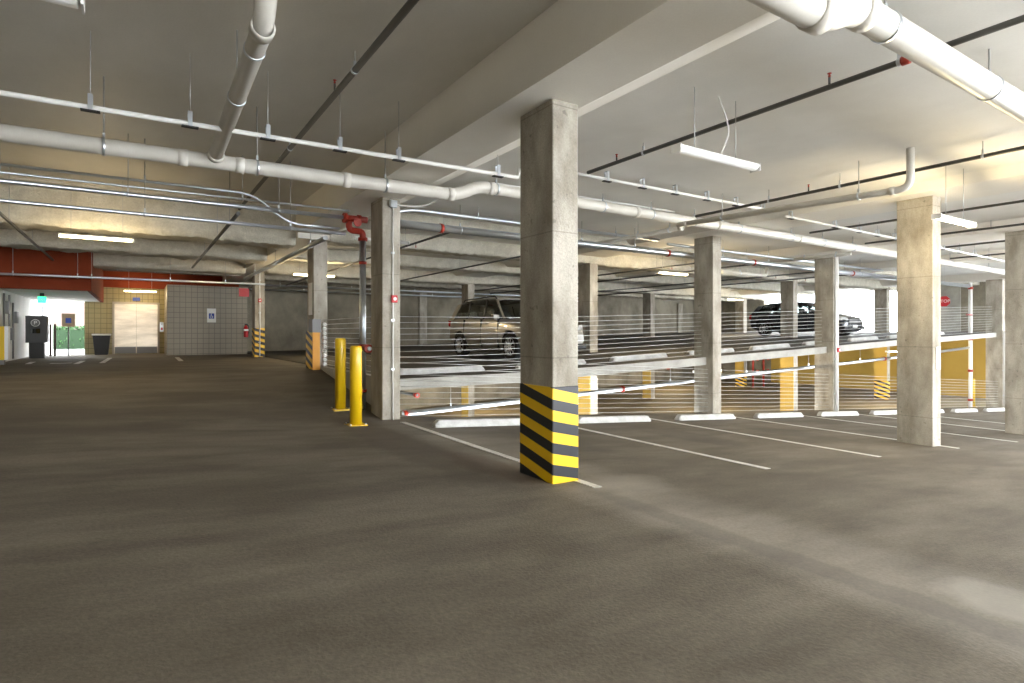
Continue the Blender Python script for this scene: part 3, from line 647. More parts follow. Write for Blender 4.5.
# ================================================================== PIPES
def run(name, pts, r, m, label, cat='pipe', group=None, seg=14, rad=0., hang=None, ceil=2.46, rings=None, ringm=None, step=None, clamp=True, rodr=.006, heads=()):
    """one pipe run; hang = list of distances along x or y for rods up to the ceiling"""
    o0 = Vector(pts[0]); e = empty(name, o0, label, cat, group)
    P = [Vector(p)-o0 for p in pts]
    bm = bmesh.new(); tube(bm, P, r, seg, rad); obj('pipe_body', bm, m, e)
    def pt(ax, t):
        i = 0 if ax == 'x' else 1
        for a, b in zip(P, P[1:]):
            lo, hi = sorted((a[i], b[i])); tt = t-o0[i]
            if lo-1e-6 <= tt <= hi+1e-6 and hi-lo > 1e-3: return a+(b-a)*((tt-a[i])/(b[i]-a[i])), (b-a).normalized()
        return None
    if hang:
        ax, ts = hang
        for t in ts:
            q = pt(ax, t)
            if not q: continue
            q = q[0]; c = ceil(t) if callable(ceil) else ceil
            bm = bmesh.new(); tube(bm, [(q.x, q.y, q.z+r*.6), (q.x, q.y, c-o0.z)], rodr, 6); h = obj('hanger_rod', bm, M['rod'], e)
            if clamp:
                bm = bmesh.new(); lathe(bm, [(r+.001, -.014), (r+.008, -.014), (r+.008, .014), (r+.001, .014)], (0, 0, 0), 16, ax, False)
                bmesh.ops.translate(bm, verts=bm.verts, vec=q); box(bm, q+Vector((-.012, -.012, r)), q+Vector((.012, .012, r+.06))); obj('clamp', bm, M['steel'], h)
    if rings:
        ax, ts, rr, ln = rings
        for t in ts:
            q = pt(ax, t)
            if not q: continue
            bm = bmesh.new(); lathe(bm, [(r*.98, -ln), (rr, -ln), (rr, ln), (r*.98, ln)], (0, 0, 0), 16, ax, False); bmesh.ops.translate(bm, verts=bm.verts, vec=q[0]); obj('coupling', bm, ringm or m, e)
    for (ax, t, dz) in heads:
        q = pt(ax, t)
        if not q: continue
        q = q[0]; bm = bmesh.new(); tube(bm, [q, q+Vector((0, 0, dz))], .011, 8); hd = obj('sprinkler_drop', bm, m, e)
        bm = bmesh.new(); s_ = 1 if dz > 0 else -1; lathe(bm, [(.010, 0), (.013, s_*.015), (.006, s_*.03), (.020, s_*.036), (.020, s_*.040)], q+Vector((0, 0, dz)), 10); obj('sprinkler_head', bm, M['redpaint'], hd)
    return e
ar = lambda a, b, s: [a+s*i for i in range(int((b-a)/s)+1)]
def ceil_x(x): return 2.80 if x < 2.98 else 2.22 if x < 3.9 else 2.46
E_ = [(10.9, 12.1, 2.325), (16.0, 17.3, 2.25), (21.6, 22.9, 2.25), (29.2, 30.4, 2.2)]
def ceil_x(x):
    if x < 2.98: return 2.80
    if x < 3.7: return 2.22
    for a, b, z in E_:
        if a-.25 < x < b+.25: return z
    return 2.46
md = run('drain_pipe', [(-9, 7.75, 1.98), (4.0, 7.75, 2.06), (4.38, 7.75, 2.24), (30.5, 7.75, 2.10)], .092, M['pvc'], 'long white main drain pipe crossing the picture below the ceiling', seg=20, rad=.16,
    hang=('x', [-2.1, -.3, .35+.9, 2.9, 4.7, 6.9, 8.1, 9.3, 10.7, 12.6, 13.9, 15.3, 18, 19.6, 21, 24, 26, 28]), ceil=ceil_x, rodr=.008, rings=('x', [.45, 1.05, 2.35, 3.9, 4.6, 7.7, 10.0, 12.9, 17.8, 23.5], .1, .05))
run('drain_pipe', [(.78, 7.75, 2.08), (.78, 4.52, 2.25), (.78, 4.30, 2.82)], .075, M['pvc'], 'white drain branch climbing from the main drain to the top edge', seg=20, rad=.2,
    hang=('y', [4.95, 5.9]), ceil=2.8, rings=('y', [7.6, 4.62], .088, .05))
run('drain_pipe', [(-2, 2.0, 1.96), (3.6, 2.0, 1.97), (3.94, 2.0, 2.135), (26, 2.0, 2.0)], .10, M['pvc'], 'thick white drain pipe cutting the top right corner of the picture', seg=28, rad=.2,
    hang=('x', [4.38, 6.2, 8.1, 10]), ceil=ceil_x, rodr=.008, rings=('x', [3.52, 4.05], .112, .06))
run('drain_pipe', [(8.65, 3.64, 2.47), (8.65, 3.64, 1.93), (8.65, 7.6, 2.06)], .048, M['pvc'], 'white drain drop from the ceiling above the broad pitted column, turning left', seg=16, rad=.16,
    hang=('y', [4.3, 6.6]), ceil=2.46, rings=('y', [3.86, 7.4], .056, .03))
run('drain_pipe', [(at(722, 268, 11).x, 11, 1.80), (at(766, 272, 11).x, 11, 1.80), (at(767, 266, 11).x, 11, 2.05)], .05, M['pvc'], 'short pale pipe with an upturned end behind the bare column, right side', rad=.08, hang=('x', [at(740, 268, 11).x]))
run('drain_pipe', [(9.2, 7.98, 2.12), (9.2, 13.2, 2.14)], .048, M['pvc'], 'pale capped pipe running back just left of the top of the bare column', hang=('y', [8.3, 9.2, 11.5]), rings=('y', [8.0], .058, .03))
run('drain_pipe', [(16.1, 8.2, 2.13), (16.1, 9.8, 2.15)], .045, M['pvc'], 'pale pipe running back just left of the top of the white-conduit column', hang=('y', [8.6, 9.5]), ceil=2.25)
run('drain_pipe', [(-.9, 22, 2.03), (3.0, 22, 2.03)], .06, M['pvc'], 'pale pipe with a red mark above the elevator and tiled room', hang=('x', [-.5, .5, 1.6, 2.6]), ceil=2.8)
def conduit_z(name, pts, label, hx, r=.026):
    e = run(name, pts, r, M['white_paint'], label, 'conduit', 'thin white hung conduit', hang=('x', hx), ceil=lambda x: ceil_x(x), rodr=.004, clamp=False)
    o0 = e.location
    for h in hx:
        zz = lerp_tab([(p[0], p[2]) for p in pts], h)-o0.z; x = h-o0.x
        bm = bmesh.new(); box(bm, (x-.075, -.03, zz-r-.012), (x+.075, .03, zz-r)); obj('saddle', bm, M['black'], e)
        bm = bmesh.new(); box(bm, (x-.02, -.036, zz-r), (x+.02, -.030, zz+.11)); box(bm, (x-.02, .030, zz-r), (x+.02, .036, zz+.11)); box(bm, (x-.02, -.036, zz+.105), (x+.02, .036, zz+.12)); obj('bracket', bm, M['steel'], e)
conduit_z('conduit', [(-9, 6.65, 2.08), (-1, 6.65, 2.085), (4.38, 6.65, 2.13), (4.41, 6.65, 2.25)], 'thin white conduit on hangers left of the nearest column', [-3.4, -2.6, -1.9, -1.13, -.36, .45, 1.18, 1.95, 2.66, 4.06])
conduit_z('conduit', [(4.95, 6.65, 2.335), (10.2, 6.65, 2.335)], 'thin white conduit on hangers right of the nearest column', [5.3, 6.0, 6.75, 7.5, 8.3, 9.1, 9.9])
conduit_z('conduit', [(10.6, 6.65, 2.28), (15.05, 6.65, 2.235), (23, 6.65, 2.14)], 'thin white conduit ending behind the rightmost column', [10.8, 12.4, 13.4, 14.2, 15, 17.6, 18.6, 19.6, 20.6])
# dark sprinkler lines running into depth
run('sprinkler_pipe', [(1.82, -8.9, 2.58), (1.82, 13.4, 2.62)], .032, M['dark_pipe'], 'dark sprinkler pipe rising from left centre to the top edge', hang=('y', [2.2, 5.7, 8.6]), ceil=2.8, heads=(('y', 6.4, .12),), group='dark sprinkler pipes')
run('sprinkler_pipe', [(5.5, 6.5, 2.33), (5.5, -8.9, 2.31)], .026, M['dark_pipe'], 'dark sprinkler pipe passing above the unlit hanging lamp', hang=('y', [5.4, 2.4, -.3]), ceil=2.46, heads=(('y', 5.9, .07), ('y', 3.0, .09)), rings=('y', [2.35], .04, .03), ringm=M['redpaint'], group='dark sprinkler pipes')
run('sprinkler_pipe', [(9.1, 7.55, 2.265), (9.1, -8.9, 2.265)], .026, M['dark_pipe'], 'dark sprinkler pipe crossing just above the top of the broad pitted column', hang=('y', [6, 4.8, 3.0]), ceil=2.46, heads=(('y', 5.3, .09),), group='dark sprinkler pipes')
for x, z, lab in ((13.1, 2.325, 'dark pipe just above the glowing lamp right of the broad column'), (15.6, 2.285, 'dark pipe just below the glowing lamp right of the broad column'),
        (17.9, 2.265, 'third dark pipe down between the two rightmost columns'), (20.6, 2.25, 'lowest dark pipe between the two rightmost columns')):
    run('sprinkler_pipe', [(x, 7.6, z), (x, -8.9, z)], .024, M['dark_pipe'], lab, hang=('y', [7, 5, 3]), ceil=2.46 if x != 15.3 else 2.46, group='dark sprinkler pipes', clamp=False)
for x, lab in ((5.2, 'thin dark pipe over the raised deck, starting right of the conduit column'), (8.4, 'thin dark pipe over the roof of the silver SUV'),
        (13.4, 'upper thin dark pipe over the raised deck left of the bare column'), (15.0, 'lower thin dark pipe over the raised deck left of the bare column'), (18.6, 'thin dark pipe over the raised deck right of the bare column'), (20.4, 'thin dark pipe above the dark hatchback')):
    run('sprinkler_pipe', [(x, 10.02, 2.0), (x, 25.3, 2.0)], .024, M['dark_pipe'], lab, hang=('y', [10.6, 12.6, 16, 19.4]), ceil=2.46, group='thin dark pipes over the raised deck', clamp=False, heads=(('y', 12, -.06),))
run('sprinkler_pipe', [(-1.8, 10.0, 1.88), (-1.8, 18.9, 1.88)], .026, M['dark_pipe'], 'dark slanting pipe at far left below the foam-sprayed beams', hang=('y', [11, 12.8, 15.4]), ceil=2.8, group='dark pipes of the left lane', clamp=False)
run('sprinkler_pipe', [(1.34, 10.0, 1.88), (1.34, 18.9, 1.88)], .03, M['dark_pipe'], 'dark slanting pipe above the beige tiled room', hang=('y', [11, 12.8, 15.4]), ceil=2.8, group='dark pipes of the left lane', clamp=False)
run('sprinkler_pipe', [(2.93, 10.9, 1.76), (2.93, 20.4, 1.76)], .045, M['steel'], 'thick steel pipe slanting down behind the silver riser toward the far left column', hang=('y', [12, 15.5, 18.5]), ceil=lambda t: 2.22 if t < 13.3 else 2.1)
run('sprinkler_pipe', [(-9, 19.0, 1.46), (3.3, 19.0, 1.49)], .03, M['steel'], 'level steel pipe in front of the rust red fascia', hang=('x', [-2.6, -1.3, -1.0, .8, 2.2]), ceil=2.8)
run('sprinkler_pipe', [(3.7, 25.5, 1.98), (21.5, 25.5, 1.98)], .04, M['steel'], 'upper of two steel pipes along the top of the back wall', hang=('x', [5, 8, 11, 14, 17]), ceil=2.46)
run('sprinkler_pipe', [(3.7, 25.7, 1.80), (21.5, 25.7, 1.80)], .035, M['steel'], 'lower of two steel pipes along the top of the back wall', hang=('x', [6, 9, 12, 15, 18]), ceil=2.46)
# galvanised lines along the rail row
Yg = 9.9
lx = [-5, -2.2, .1, 2.1]
run('steel_conduit', [(-9, Yg, 2.17), (1.55, Yg, 2.19), (2.05, Yg, 1.78), (2.9, Yg, 1.78)], .02, M['steel'], 'topmost steel conduit at left, bending down before the red valve', 'conduit', rad=.25, hang=('x', [-2.2, .1]), ceil=2.8, group='steel lines at the upper left')
run('steel_conduit', [(-9, Yg+.1, 2.07), (3.1, Yg+.1, 2.12)], .018, M['steel'], 'second steel conduit from the top at left', 'conduit', hang=('x', [-1.5, 1.4]), ceil=2.8, group='steel lines at the upper left')
run('steel_pipe', [(-9, Yg-.12, 1.94), (2.92, Yg-.12, 1.95)], .034, M['steel'], 'third steel line at left, the one entering the red valve', hang=('x', [-2.6, -.1, 1.9]), ceil=2.8, group='steel lines at the upper left')
run('steel_pipe', [(-9, Yg, 1.74), (3.0, Yg, 1.70)], .028, M['steel'], 'lowest of the four steel lines at the upper left', hang=('x', lx), ceil=2.8, group='steel lines at the upper left')
run('steel_pipe', [(3.7, Yg, 1.97), (28.6, Yg, 1.93)], .075, M['steel'], 'thick steel standpipe running right from the conduit column', seg=18, hang=('x', [5.2, 6.6, 8.2, 9.8, 13, 15, 18, 20]), ceil=2.46, rings=('x', [4.8, 10.9, 14.3, 19.5], .088, .03), ringm=M['redpaint'])
run('steel_conduit', [(3.72, Yg, 2.10), (4.15, Yg, 2.25), (10.6, Yg, 2.25)], .035, M['steel'], 'steel conduit just above the thick standpipe, with a bend at its left end', 'conduit', rad=.3, hang=('x', [5.6, 7.4, 9.2]), ceil=2.46)
run('steel_conduit', [(10.9, Yg, 2.18), (21.5, Yg, 2.15)], .035, M['steel'], 'steel conduit above the thick standpipe on both sides of the bare column', 'conduit', hang=('x', [13, 15, 18.5]), ceil=2.46)
run('steel_pipe', [(4.04, Yg, -1.46), (6.57, Yg, -1.385), (12.1, Yg, -1.19), (15.5, Yg, -1.07), (18.75, Yg, -.97), (22.7, Yg, -.84), (28.6, Yg, -.59)], .052, M['steel'], 'pale steel pipe slanting up to the right under the raised deck edge', seg=14,
    rings=('x', [4.08, 9.4, 17.6, 21.6], .075, .03), ringm=M['redpaint'], hang=('x', [5, 8, 11, 14, 17, 20, 24]), ceil=lambda x: zu(x)-.19)
run('sprinkler_pipe', [(4.5, 10.3, -1.18), (4.15, 13, -1.15)], .03, M['dark_pipe'], 'dark pipe end with red elbow beside the foot of the conduit column', rings=('y', [10.35], .05, .05), ringm=M['redpaint'], hang=('y', [11]), ceil=-.96)
p = at(670, 375, 12); run('sprinkler_pipe', [(p.x, 12, -1.02), (p.x-2.6, 14.5, -1.0)], .028, M['dark_pipe'], 'dark pipe end with red elbow under the raised deck left of the bare column', rings=('y', [12.05], .05, .05), ringm=M['redpaint'], hang=('y', [13]), ceil=-.78)
# red valve set and riser
e = empty('fire_riser', (3.3, 9.9, zo(3.3, 9.9)), 'silver riser pipe with red valve fittings left of the conduit column', 'riser')
o = e.location
def rel(*pts): return [Vector(p)-o for p in pts]
bm = bmesh.new(); tube(bm, rel((3.3, 9.9, o.z+.001), (3.3, 9.9, 1.66)), .055, 18); obj('riser_pipe', bm, M['steel'], e)
bm = bmesh.new(); tube(bm, rel((2.92, 9.80, 1.95), (3.34, 9.80, 1.95)), .055, 16); tube(bm, rel((3.04, 9.82, 1.95), (3.04, 9.85, 1.76), (3.3, 9.9, 1.76), (3.3, 9.9, 1.60)), .055, 16, .09); lathe(bm, [(.085, -.03), (.085, .03)], Vector((2.96, 9.8, 1.95))-o, 16, 'x'); lathe(bm, [(.08, -.03), (.08, .03)], Vector((3.3, 9.9, 1.63))-o, 16); lathe(bm, [(.075, -.03), (.075, .03)], Vector((3.2, 9.8, 1.95))-o, 16, 'x'); tag(obj('valve_body', bm, M['redpaint'], e), 'red valve and elbows at the top')
bm = bmesh.new(); tube(bm, rel((3.12, 9.75, 1.86), (3.12, 9.62, 1.86)), .012, 8); lathe(bm, [(.07, -.008), (.07, .008)], Vector((3.12, 9.62, 1.86))-o, 16, 'y'); obj('hand_wheel', bm, M['redpaint'], e)
for z in (1.22, -1.0): bm = bmesh.new(); lathe(bm, [(.068, -.025), (.068, .025)], Vector((3.3, 9.9, z))-o, 16); obj('coupling', bm, M['redpaint'], e)
bm = bmesh.new(); tube(bm, rel((3.3, 9.88, -.24), (3.3, 9.62, -.26)), .045, 14); lathe(bm, [(.075, -.04), (.075, .04)], Vector((3.3, 9.62, -.26))-o, 18, 'y'); lathe(bm, [(.07, -.05), (.07, .05)], Vector((3.3, 9.9, -.24))-o, 16); tag(obj('hose_valve', bm, M['redpaint'], e), 'red hose outlet at knee height')
bm = bmesh.new(); lathe(bm, [(.035, -.03), (.035, .03)], Vector((3.3, 9.56, -.26))-o, 12, 'y'); obj('outlet_cap', bm, M['steel'], e)

# conduits and boxes on columns
e = empty('wall_conduit', (3.52, 9.05, -1.43), 'thin pale conduit running up the conduit column and off right along the ceiling', 'conduit'); o = e.location
bm = bmesh.new(); tube(bm, rel((3.52, 9.055, -1.42), (3.52, 9.055, 2.10)), .014, 8); tube(bm, rel((3.52, 9.04, 2.10), (4.0, 9.0, 2.10), (4.6, 8.05, 2.42), (9.0, 8.0, 2.42)), .016, 8, .2); obj('conduit_run', bm, M['white_paint'], e)
bm = bmesh.new(); box(bm, Vector((3.46, 9.0, 2.05))-o, Vector((3.58, 9.076, 2.17))-o); obj('junction_box', bm, M['steel'], e, .008)
for z in (-.6, .2, 1.3):
    bm = bmesh.new(); box(bm, Vector((3.495, 9.045, z))-o, Vector((3.545, 9.078, z+.03))-o); obj('pipe_strap', bm, M['steel'], e)
def alarm(x, y, z, label):
    e = empty('fire_alarm', (x, y, z), label, 'fire alarm', 'small red alarm boxes')
    bm = bmesh.new(); box(bm, (-.05, -.05, -.06), (.05, .0, .06)); obj('housing', bm, M['sign_red'], e, .01)
    bm = bmesh.new(); lathe(bm, [(.028, -.062), (.028, -.05)], (0, 0, 0), 12, 'y'); tag(obj('strobe', bm, M['sign_white'], e), 'pale round strobe')
alarm(3.53, 9.04, .56, 'red alarm box halfway up the conduit column by the bollards')
alarm(3.50, 21.17, 1.11, 'small red alarm on the far left column')
alarm(17.02, 9.04, -.48, 'small red box on the conduit of the column hiding the hatchback nose')
def colconduit(x, y, z0, z1, label, r=.02, n=1):
    e = empty('wall_conduit', (x, y, z0), label, 'conduit', 'conduits on columns')
    for k in range(n):
        bm = bmesh.new(); tube(bm, [(k*.09, 0, 0), (k*.09, 0, z1-z0)], r, 8); obj('conduit_run', bm, M['white_paint'], e)
        bm = bmesh.new()
        for z in (.5, 1.5, 2.6):
            if z < z1-z0: box(bm, (k*.09-r-.015, -.0, z), (k*.09+r+.015, r+.004, z+.025))
        obj('pipe_strap', bm, M['steel'], e)
colconduit(3.5, 21.17, -.82, 2.08, 'pale conduit up the front of the far left column')
colconduit(16.93, 9.05, zo(16.9, 9), 2.24, 'pair of white conduits up the front of the column hiding the hatchback nose', .028, 2)
colconduit(29.6, 9.04, zo(29.6, 9), .1, 'white pipe at the foot of the grey column at the far right end', .05)
# pipes beside the far right column
e = run('fire_riser', [(28.9, 9.95, zl(28.9)), (28.9, 9.95, 2.1)], .07, M['white_paint'], 'white riser with red elbows beside the grey column at the far right end', 'riser')
for z in (.4, 1.6, 2.9, 5.0): bm = bmesh.new(); lathe(bm, [(.09, -.05), (.09, .05)], (0, 0, z), 12); obj('red_coupling', bm, M['redpaint'], e)
bm = bmesh.new(); tube(bm, [(0, -.05, 3.9), (-.5, -.05, 3.9)], .04, 8); obj('red_outlet', bm, M['redpaint'], e)
# notices
def plate(name, u, v, Y, w_, h, m, label, cat='sign', yoff=0.):
    p = at(u, v, Y); e = empty(name, (p.x, Y-yoff, p.z), label, cat)
    bm = bmesh.new(); box(bm, (-w_/2, -.012, -h/2), (w_/2, 0, h/2)); obj('panel', bm, m, e, .003)
    return e
e = plate('notice_sign', 938, 358, 4.405, .15, .38, M['sign_white'], 'white paper notice taped on the narrow side of the broad pitted column')
for z in (.12, .05, -.02, -.12):
    pbox('print_line', (-.05, -.014, z), (.05, -.012, z+.02), M['grey'], e)
e = plate('accessible_sign', 211.5, 315.5, 24.49, .30, .52, M['sign_white'], 'small white accessible parking sign with blue symbol on the beige tiled wall')
pbox('blue_square', (-.09, -.016, -.12), (.09, -.012, .08), M['blue'], e)
bm = bmesh.new(); lathe(bm, [(.018, -.02), (.018, -.016)], (-.01, 0, .05), 10, 'y'); box(bm, (-.02, -.02, -.03), (-.005, -.016, .03)); box(bm, (-.02, -.02, -.03), (.04, -.016, -.017)); box(bm, (.03, -.02, -.08), (.042, -.016, -.02)); tube(bm, [(-.0+.05*math.cos(a), -.018, -.05+.045*math.sin(a)) for a in [2.2+.35*i for i in range(12)]], .006, 6); obj('wheelchair_symbol', bm, M['sign_white'], e)
e = plate('red_panel', 244, 292.5, 24.49, .36, .32, M['sign_red'], 'plain red panel at the top right corner of the beige tiled wall', 'panel')
e = empty('fire_extinguisher', at(246, 331, 24.42), 'dark red fire extinguisher hung at the right end of the beige tiled wall', 'fire extinguisher')
bm = bmesh.new(); lathe(bm, [(.0, -.24), (.075, -.235), (.08, -.2), (.08, .12), (.05, .18), (.025, .2), (.025, .24)], (0, 0, 0), 18); obj('cylinder_body', bm, M['sign_red'], e)
bm = bmesh.new(); tube(bm, [(.0, -.02, .24), (.09, -.02, .22), (.1, -.02, 0), (.09, -.02, -.1)], .012, 8, .05); box(bm, (-.05, -.02, .23), (.06, .02, .27)); obj('hose', bm, M['black'], e)
bm = bmesh.new(); box(bm, (-.06, .06, -.1), (.06, .085, .15)); obj('wall_bracket', bm, M['grey'], e)
bm = bmesh.new(); box(bm, (-.08, -.0825, .0), (.08, -.0, .07)); obj('label_band', bm, M['sign_white'], e)

# stop sign on the far right wall
p = Vector((XR-.06, 12.62, 1.58)); e = empty('stop_sign', p, 'round-looking red stop sign on the pale wall right of the broad column', 'sign')
bm = bmesh.new(); R = .27; prism(bm, [(R*math.cos(math.pi/8+i*math.pi/4), R*math.sin(math.pi/8+i*math.pi/4)) for i in range(8)], 'x', -.02, 0); obj('panel', bm, M['sign_red'], e)
text('lettering', 'STOP', .21, M['sign_white'], e, (-.024, 0, 0), (math.pi/2, 0, -math.pi/2))

# ================================================================== FAR LEFT
zf_ = -.80
e = empty('elevator', (at(136, 354, 27).x, 26.98, zf_), 'steel double-door elevator in the cream tiled wall', 'elevator')
xl, xr_ = at(114.5, 300, 27).x-e.location.x, at(157.5, 300, 27).x-e.location.x; hT = 1.93
bm = bmesh.new(); box(bm, (xl-.07, -.05, 0), (xl, .02, hT+.08)); box(bm, (xr_, -.05, 0), (xr_+.07, .02, hT+.08)); box(bm, (xl, -.05, hT), (xr_, .02, hT+.08)); obj('door_frame', bm, mat('door_frame_steel', (.36, .32, .26), .5, .3), e)
M['brushed'] = noisy('brushed_steel', (.50, .42, .32), (.76, .66, .53), 1.5, .32, 0, stretch=(.6, 1, 3), metal=.55)
xm = (xl+xr_)/2
for a, b in ((xl, xm-.004), (xm+.004, xr_)):
    bm = bmesh.new(); box(bm, (a, -.025, .02), (b, .0, hT)); d = obj('elevator_door', bm, M['brushed'], e)
    bm = bmesh.new(); box(bm, (a+.01, -.028, .02), (b-.01, -.025, .28)); tag(obj('kick_plate', bm, M['grey'], d), 'darker scuffed lower band')
pbox('floor_indicator', (xm-.12, -.06, hT+.13), (xm+.12, .0, hT+.26), M['blue'], e)
e = plate('call_panel', 161.8, 327, 26.99, .13, .38, M['steel'], 'pale call panel with a red mark right of the elevator', 'panel')
pbox('red_mark', (-.03, -.018, -.12), (.03, -.012, -.02), M['sign_red'], e)
for z in (.08, .14): pbox('button', (-.015, -.018, z), (.015, -.012, z+.03), M['grey'], e)
# trash can
p = at(101.5, 340, 26.5); e = empty('trash_can', (p.x, 26.6, zf_), 'black tapered trash can against the cream tiled wall', 'trash can')
bm = bmesh.new(); A = [(-.20, -.2), (.20, -.2), (.20, .2), (-.20, .2)]; Bq = [(-.27, -.26), (.27, -.26), (.27, .26), (-.27, .26)]
hexa(bm, [(x, y, 0) for x, y in A]+[(x, y, .74) for x, y in Bq]); obj('bin_body', bm, M['black'], e, .02)
bm = bmesh.new(); box(bm, (-.29, -.28, .72), (.29, .28, .78)); tag(obj('rim', bm, M['sign_white'], e, .01), 'pale liner rim')
# ticket machine
e = empty('ticket_machine', (-2.68, 24.0, zf_), 'dark grey parking pay machine with a round letter badge in the exit lane', 'pay machine', rz=.0)
bm = bmesh.new(); box(bm, (-.19, -.2, 0), (.19, .2, .52)); obj('pedestal', bm, M['black'], e, .01)
bm = bmesh.new(); prism(bm, [(-.26, .5), (.26, .5), (.26, 1.30), (.2, 1.36), (-.26, 1.36)], 'x', -.27, .27); obj('cabinet', bm, M['charcoal'], e, .015)
bm = bmesh.new(); lathe(bm, [(.10, -.272), (.10, -.262)], (-.02, 0, 1.13), 20, 'y'); bd = obj('badge', bm, M['grey'], e)
bm = bmesh.new(); lathe(bm, [(.10, -.275), (.115, -.275), (.115, -.262)], (-.02, 0, 1.13), 20, 'y', False); obj('badge_ring', bm, M['sign_white'], bd)
text('badge_letter', 'P', .16, M['sign_white'], bd, (-.02, -.276, 1.13), (math.pi/2, 0, 0))
pbox('screen', (-.15, -.275, .8), (.1, -.262, .95), M['glass'], e)
# bollard posts in the exit
for u, lab in ((50.5, 'left one of two slim dark posts in the bright exit'), (55, 'right one of two slim dark posts in the bright exit')):
    p = at(u, 356, 26.0); bm = bmesh.new(); lathe(bm, [(.035, 0), (.035, 1.1), (.02, 1.13)], (0, 0, 0), 12); tag(obj('post', bm, mat('post_dark', (.05, .03, .02), .6), None, loc=(p.x, 26.0, zf_)), lab, 'post', 'slim posts in the exit')
p = at(68.5, 356, 25.8); e = empty('sign_post', (p.x, 25.8, zf_), 'tan sign on a dark post standing in the bright exit', 'sign')
bm = bmesh.new(); box(bm, (-.02, -.02, 0), (.02, .02, 1.5)); obj('pole', bm, M['grey'], e)
bm = bmesh.new(); box(bm, (-.19, -.03, 1.03), (.19, -.02, 1.5)); bd = obj('sign_board', bm, mat('tan_board', (.48, .36, .24), .6), e, .01)
pbox('symbol_panel', (-.08, -.036, 1.16), (.08, -.03, 1.34), M['blue'], bd)
# exit sign and bits on the left wall
p = at(42, 299, 22); e = empty('exit_sign', (p.x, 22, 1.19), 'small green lit exit sign under the white soffit', 'exit sign')
pbox('sign_mount', (-.05, -.02, -.10), (.05, .02, 0), M['black'], e)
bm = bmesh.new(); box(bm, (-.10, -.02, -.30), (.10, .02, -.10)); obj('lit_panel', bm, M['exit'], e)
text('lettering', 'EXIT', .075, M['sign_white'], e, (0, -.024, -.2), (math.pi/2, 0, 0))
e = empty('wall_notice', (-3.09, 29.2, .75), 'dark two-part notice on the white wall of the exit lane', 'sign')
pbox('panel', (0, -.3, .05), (.02, .3, .3), M['black'], e); pbox('panel', (0, -.3, -.25), (.02, .3, 0), M['black'], e)
e = empty('wall_conduit', (-3.06, 21, 0), 'grey conduits and boxes on the white wall at the far left edge', 'conduit')
for y, z0, z1 in ((21.0, -.7, 1.1), (21.8, -.3, 1.1), (22.4, -.75, .9)):
    bm = bmesh.new(); tube(bm, [(0, y-21, z0), (0, y-21, z1)], .025, 8); obj('conduit_run', bm, M['grey'], e)
for y, z in ((21.3, .55), (22.6, .3), (21.9, -.2)):
    bm = bmesh.new(); box(bm, (-.04, y-21, z), (.06, y-21+.3, z+.35)); obj('junction_box', bm, M['grey'], e, .01)
p = at(2, 338, 19.6); e = empty('yellow_cabinet', (p.x-.15, 19.6, zf_), 'yellow cabinet with a pale edge cut by the left border', 'cabinet')
bm = bmesh.new(); box(bm, (-.5, -.15, .12), (.22, .15, .98)); obj('cabinet_body', bm, M['yellow'], e, .01)
pbox('pale_edge', (.22, -.15, .12), (.29, .15, .98), M['sign_white'], e); pbox('foot', (-.45, -.12, 0), (.2, .12, .12), M['grey'], e)
# small floor lines of the landing
for i, (u0, v0, u1, v1, lab) in enumerate(((28, 364, 33, 362, 'first faint floor dash in front of the exit'), (50, 363.5, 72, 363, 'long faint floor dash in front of the exit'), (76, 364, 83, 361, 'slanted faint floor dash right of the exit'), (102, 363, 110, 358, 'pale slanted line in front of the trash can'), (177, 357.5, 181, 361, 'pale slanted line below the left end of the tiled room'))):
    d0 = lambda v: .8*FPX/(v-HOR)
    c, s = math.cos(YAW), math.sin(YAW)
    def g(u, v): a = (u-512)/FPX; d = d0(v); return d*(s+a*c), d*(c-a*s)
    a, b = g(u0, v0), g(u1, v1); paint(a[0], a[1], b[0], b[1], .12, lab, n=3)
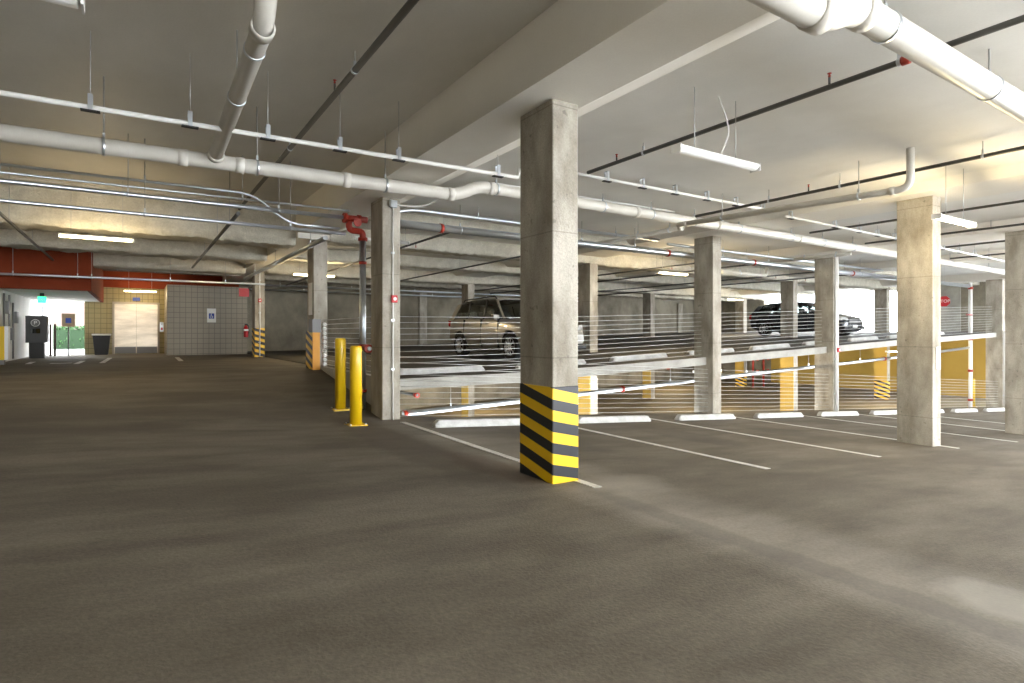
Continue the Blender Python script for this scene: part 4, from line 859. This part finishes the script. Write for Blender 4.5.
# outdoors beyond the exit
pb('floor_outside', (-14, 27.6, -1.0), (4, 60, -.82), noisy('outdoor_paving', (.5, .5, .48), (.6, .6, .58), 2, .8))
e = empty('hedge', (-3.2, 38, -.82), 'clipped green hedge outside the exit', 'hedge')
M['leaf'] = noisy('leaf', (.006, .035, .003), (.02, .085, .008), 9, .6, .3)
bm = bmesh.new()
for i in range(1500):
    x = random.uniform(-1.6, 1.9); y = random.uniform(-.5, .6); z = random.uniform(.05, 1.15)+.12*mnoise.noise(Vector((x*2, y*2, 0)))
    if abs(x) < 1.4 and abs(y) < .35 and z < .95: z = random.uniform(.95, 1.2)
    n = Vector((random.uniform(-1, 1), random.uniform(-1.2, .4), random.uniform(-.2, 1))).normalized(); t = n.orthogonal().normalized()*.07; b = n.cross(t)*.6; c = Vector((x, y, z))
    bm.faces.new([bm.verts.new(q) for q in (c-t, c-b, c+t, c+b)])
obj('foliage', bm, M['leaf'], e)
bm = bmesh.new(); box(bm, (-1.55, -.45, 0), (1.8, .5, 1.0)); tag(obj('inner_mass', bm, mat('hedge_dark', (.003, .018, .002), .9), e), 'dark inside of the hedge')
e = empty('outside_building', (-4, 44, -.82), 'pale pinkish brick building beyond the hedge', 'building')
bm = bmesh.new(); box(bm, (-3, 0, 0), (5, 3, 5)); obj('brick_wall', bm, tiles('pale_brick', (.11, .07, .06), (.10, .065, .05), (.12, .10, .09), .4, .12), e)
bm = bmesh.new(); box(bm, (-1.9, -.04, 1.4), (-.9, 0, 2.6)); wn = obj('window', bm, M['glass'], e); pbox('window_frame', (-1.98, -.06, 1.3), (-.82, -.03, 1.4), M['sign_white'], wn)
# pilasters on the back wall
for u in (423, 680):
    x = xat(u, 26.9); pb('trim_6' if u == 423 else 'trim_7', (x-.2, 26.85, zu(x)), (x+.2, 27.05, 2.0), M['column'])

# red valve set on the storey below
for u, lab in ((753, 'left one of two red valve sets on the storey below, right of the bare column'), (763.5, 'right one of two red valve sets on the storey below, right of the bare column')):
    p = at(u, 362, 20.6); z0 = zl(p.x); e = empty('valve_set', (p.x, 20.6, z0), lab, 'valve', 'red valve sets')
    bm = bmesh.new(); tube(bm, [(0, 0, 0), (0, 0, 2.95)], .06, 12); obj('riser_pipe', bm, M['redpaint'], e)
    for z in (.9, 1.7, 2.2):
        bm = bmesh.new(); tube(bm, [(0, 0, z), (0, -.28, z)], .04, 10); lathe(bm, [(.16, -.3), (.16, -.27)], (0, 0, z), 16, 'y'); obj('hand_wheel', bm, M['redpaint'], e)
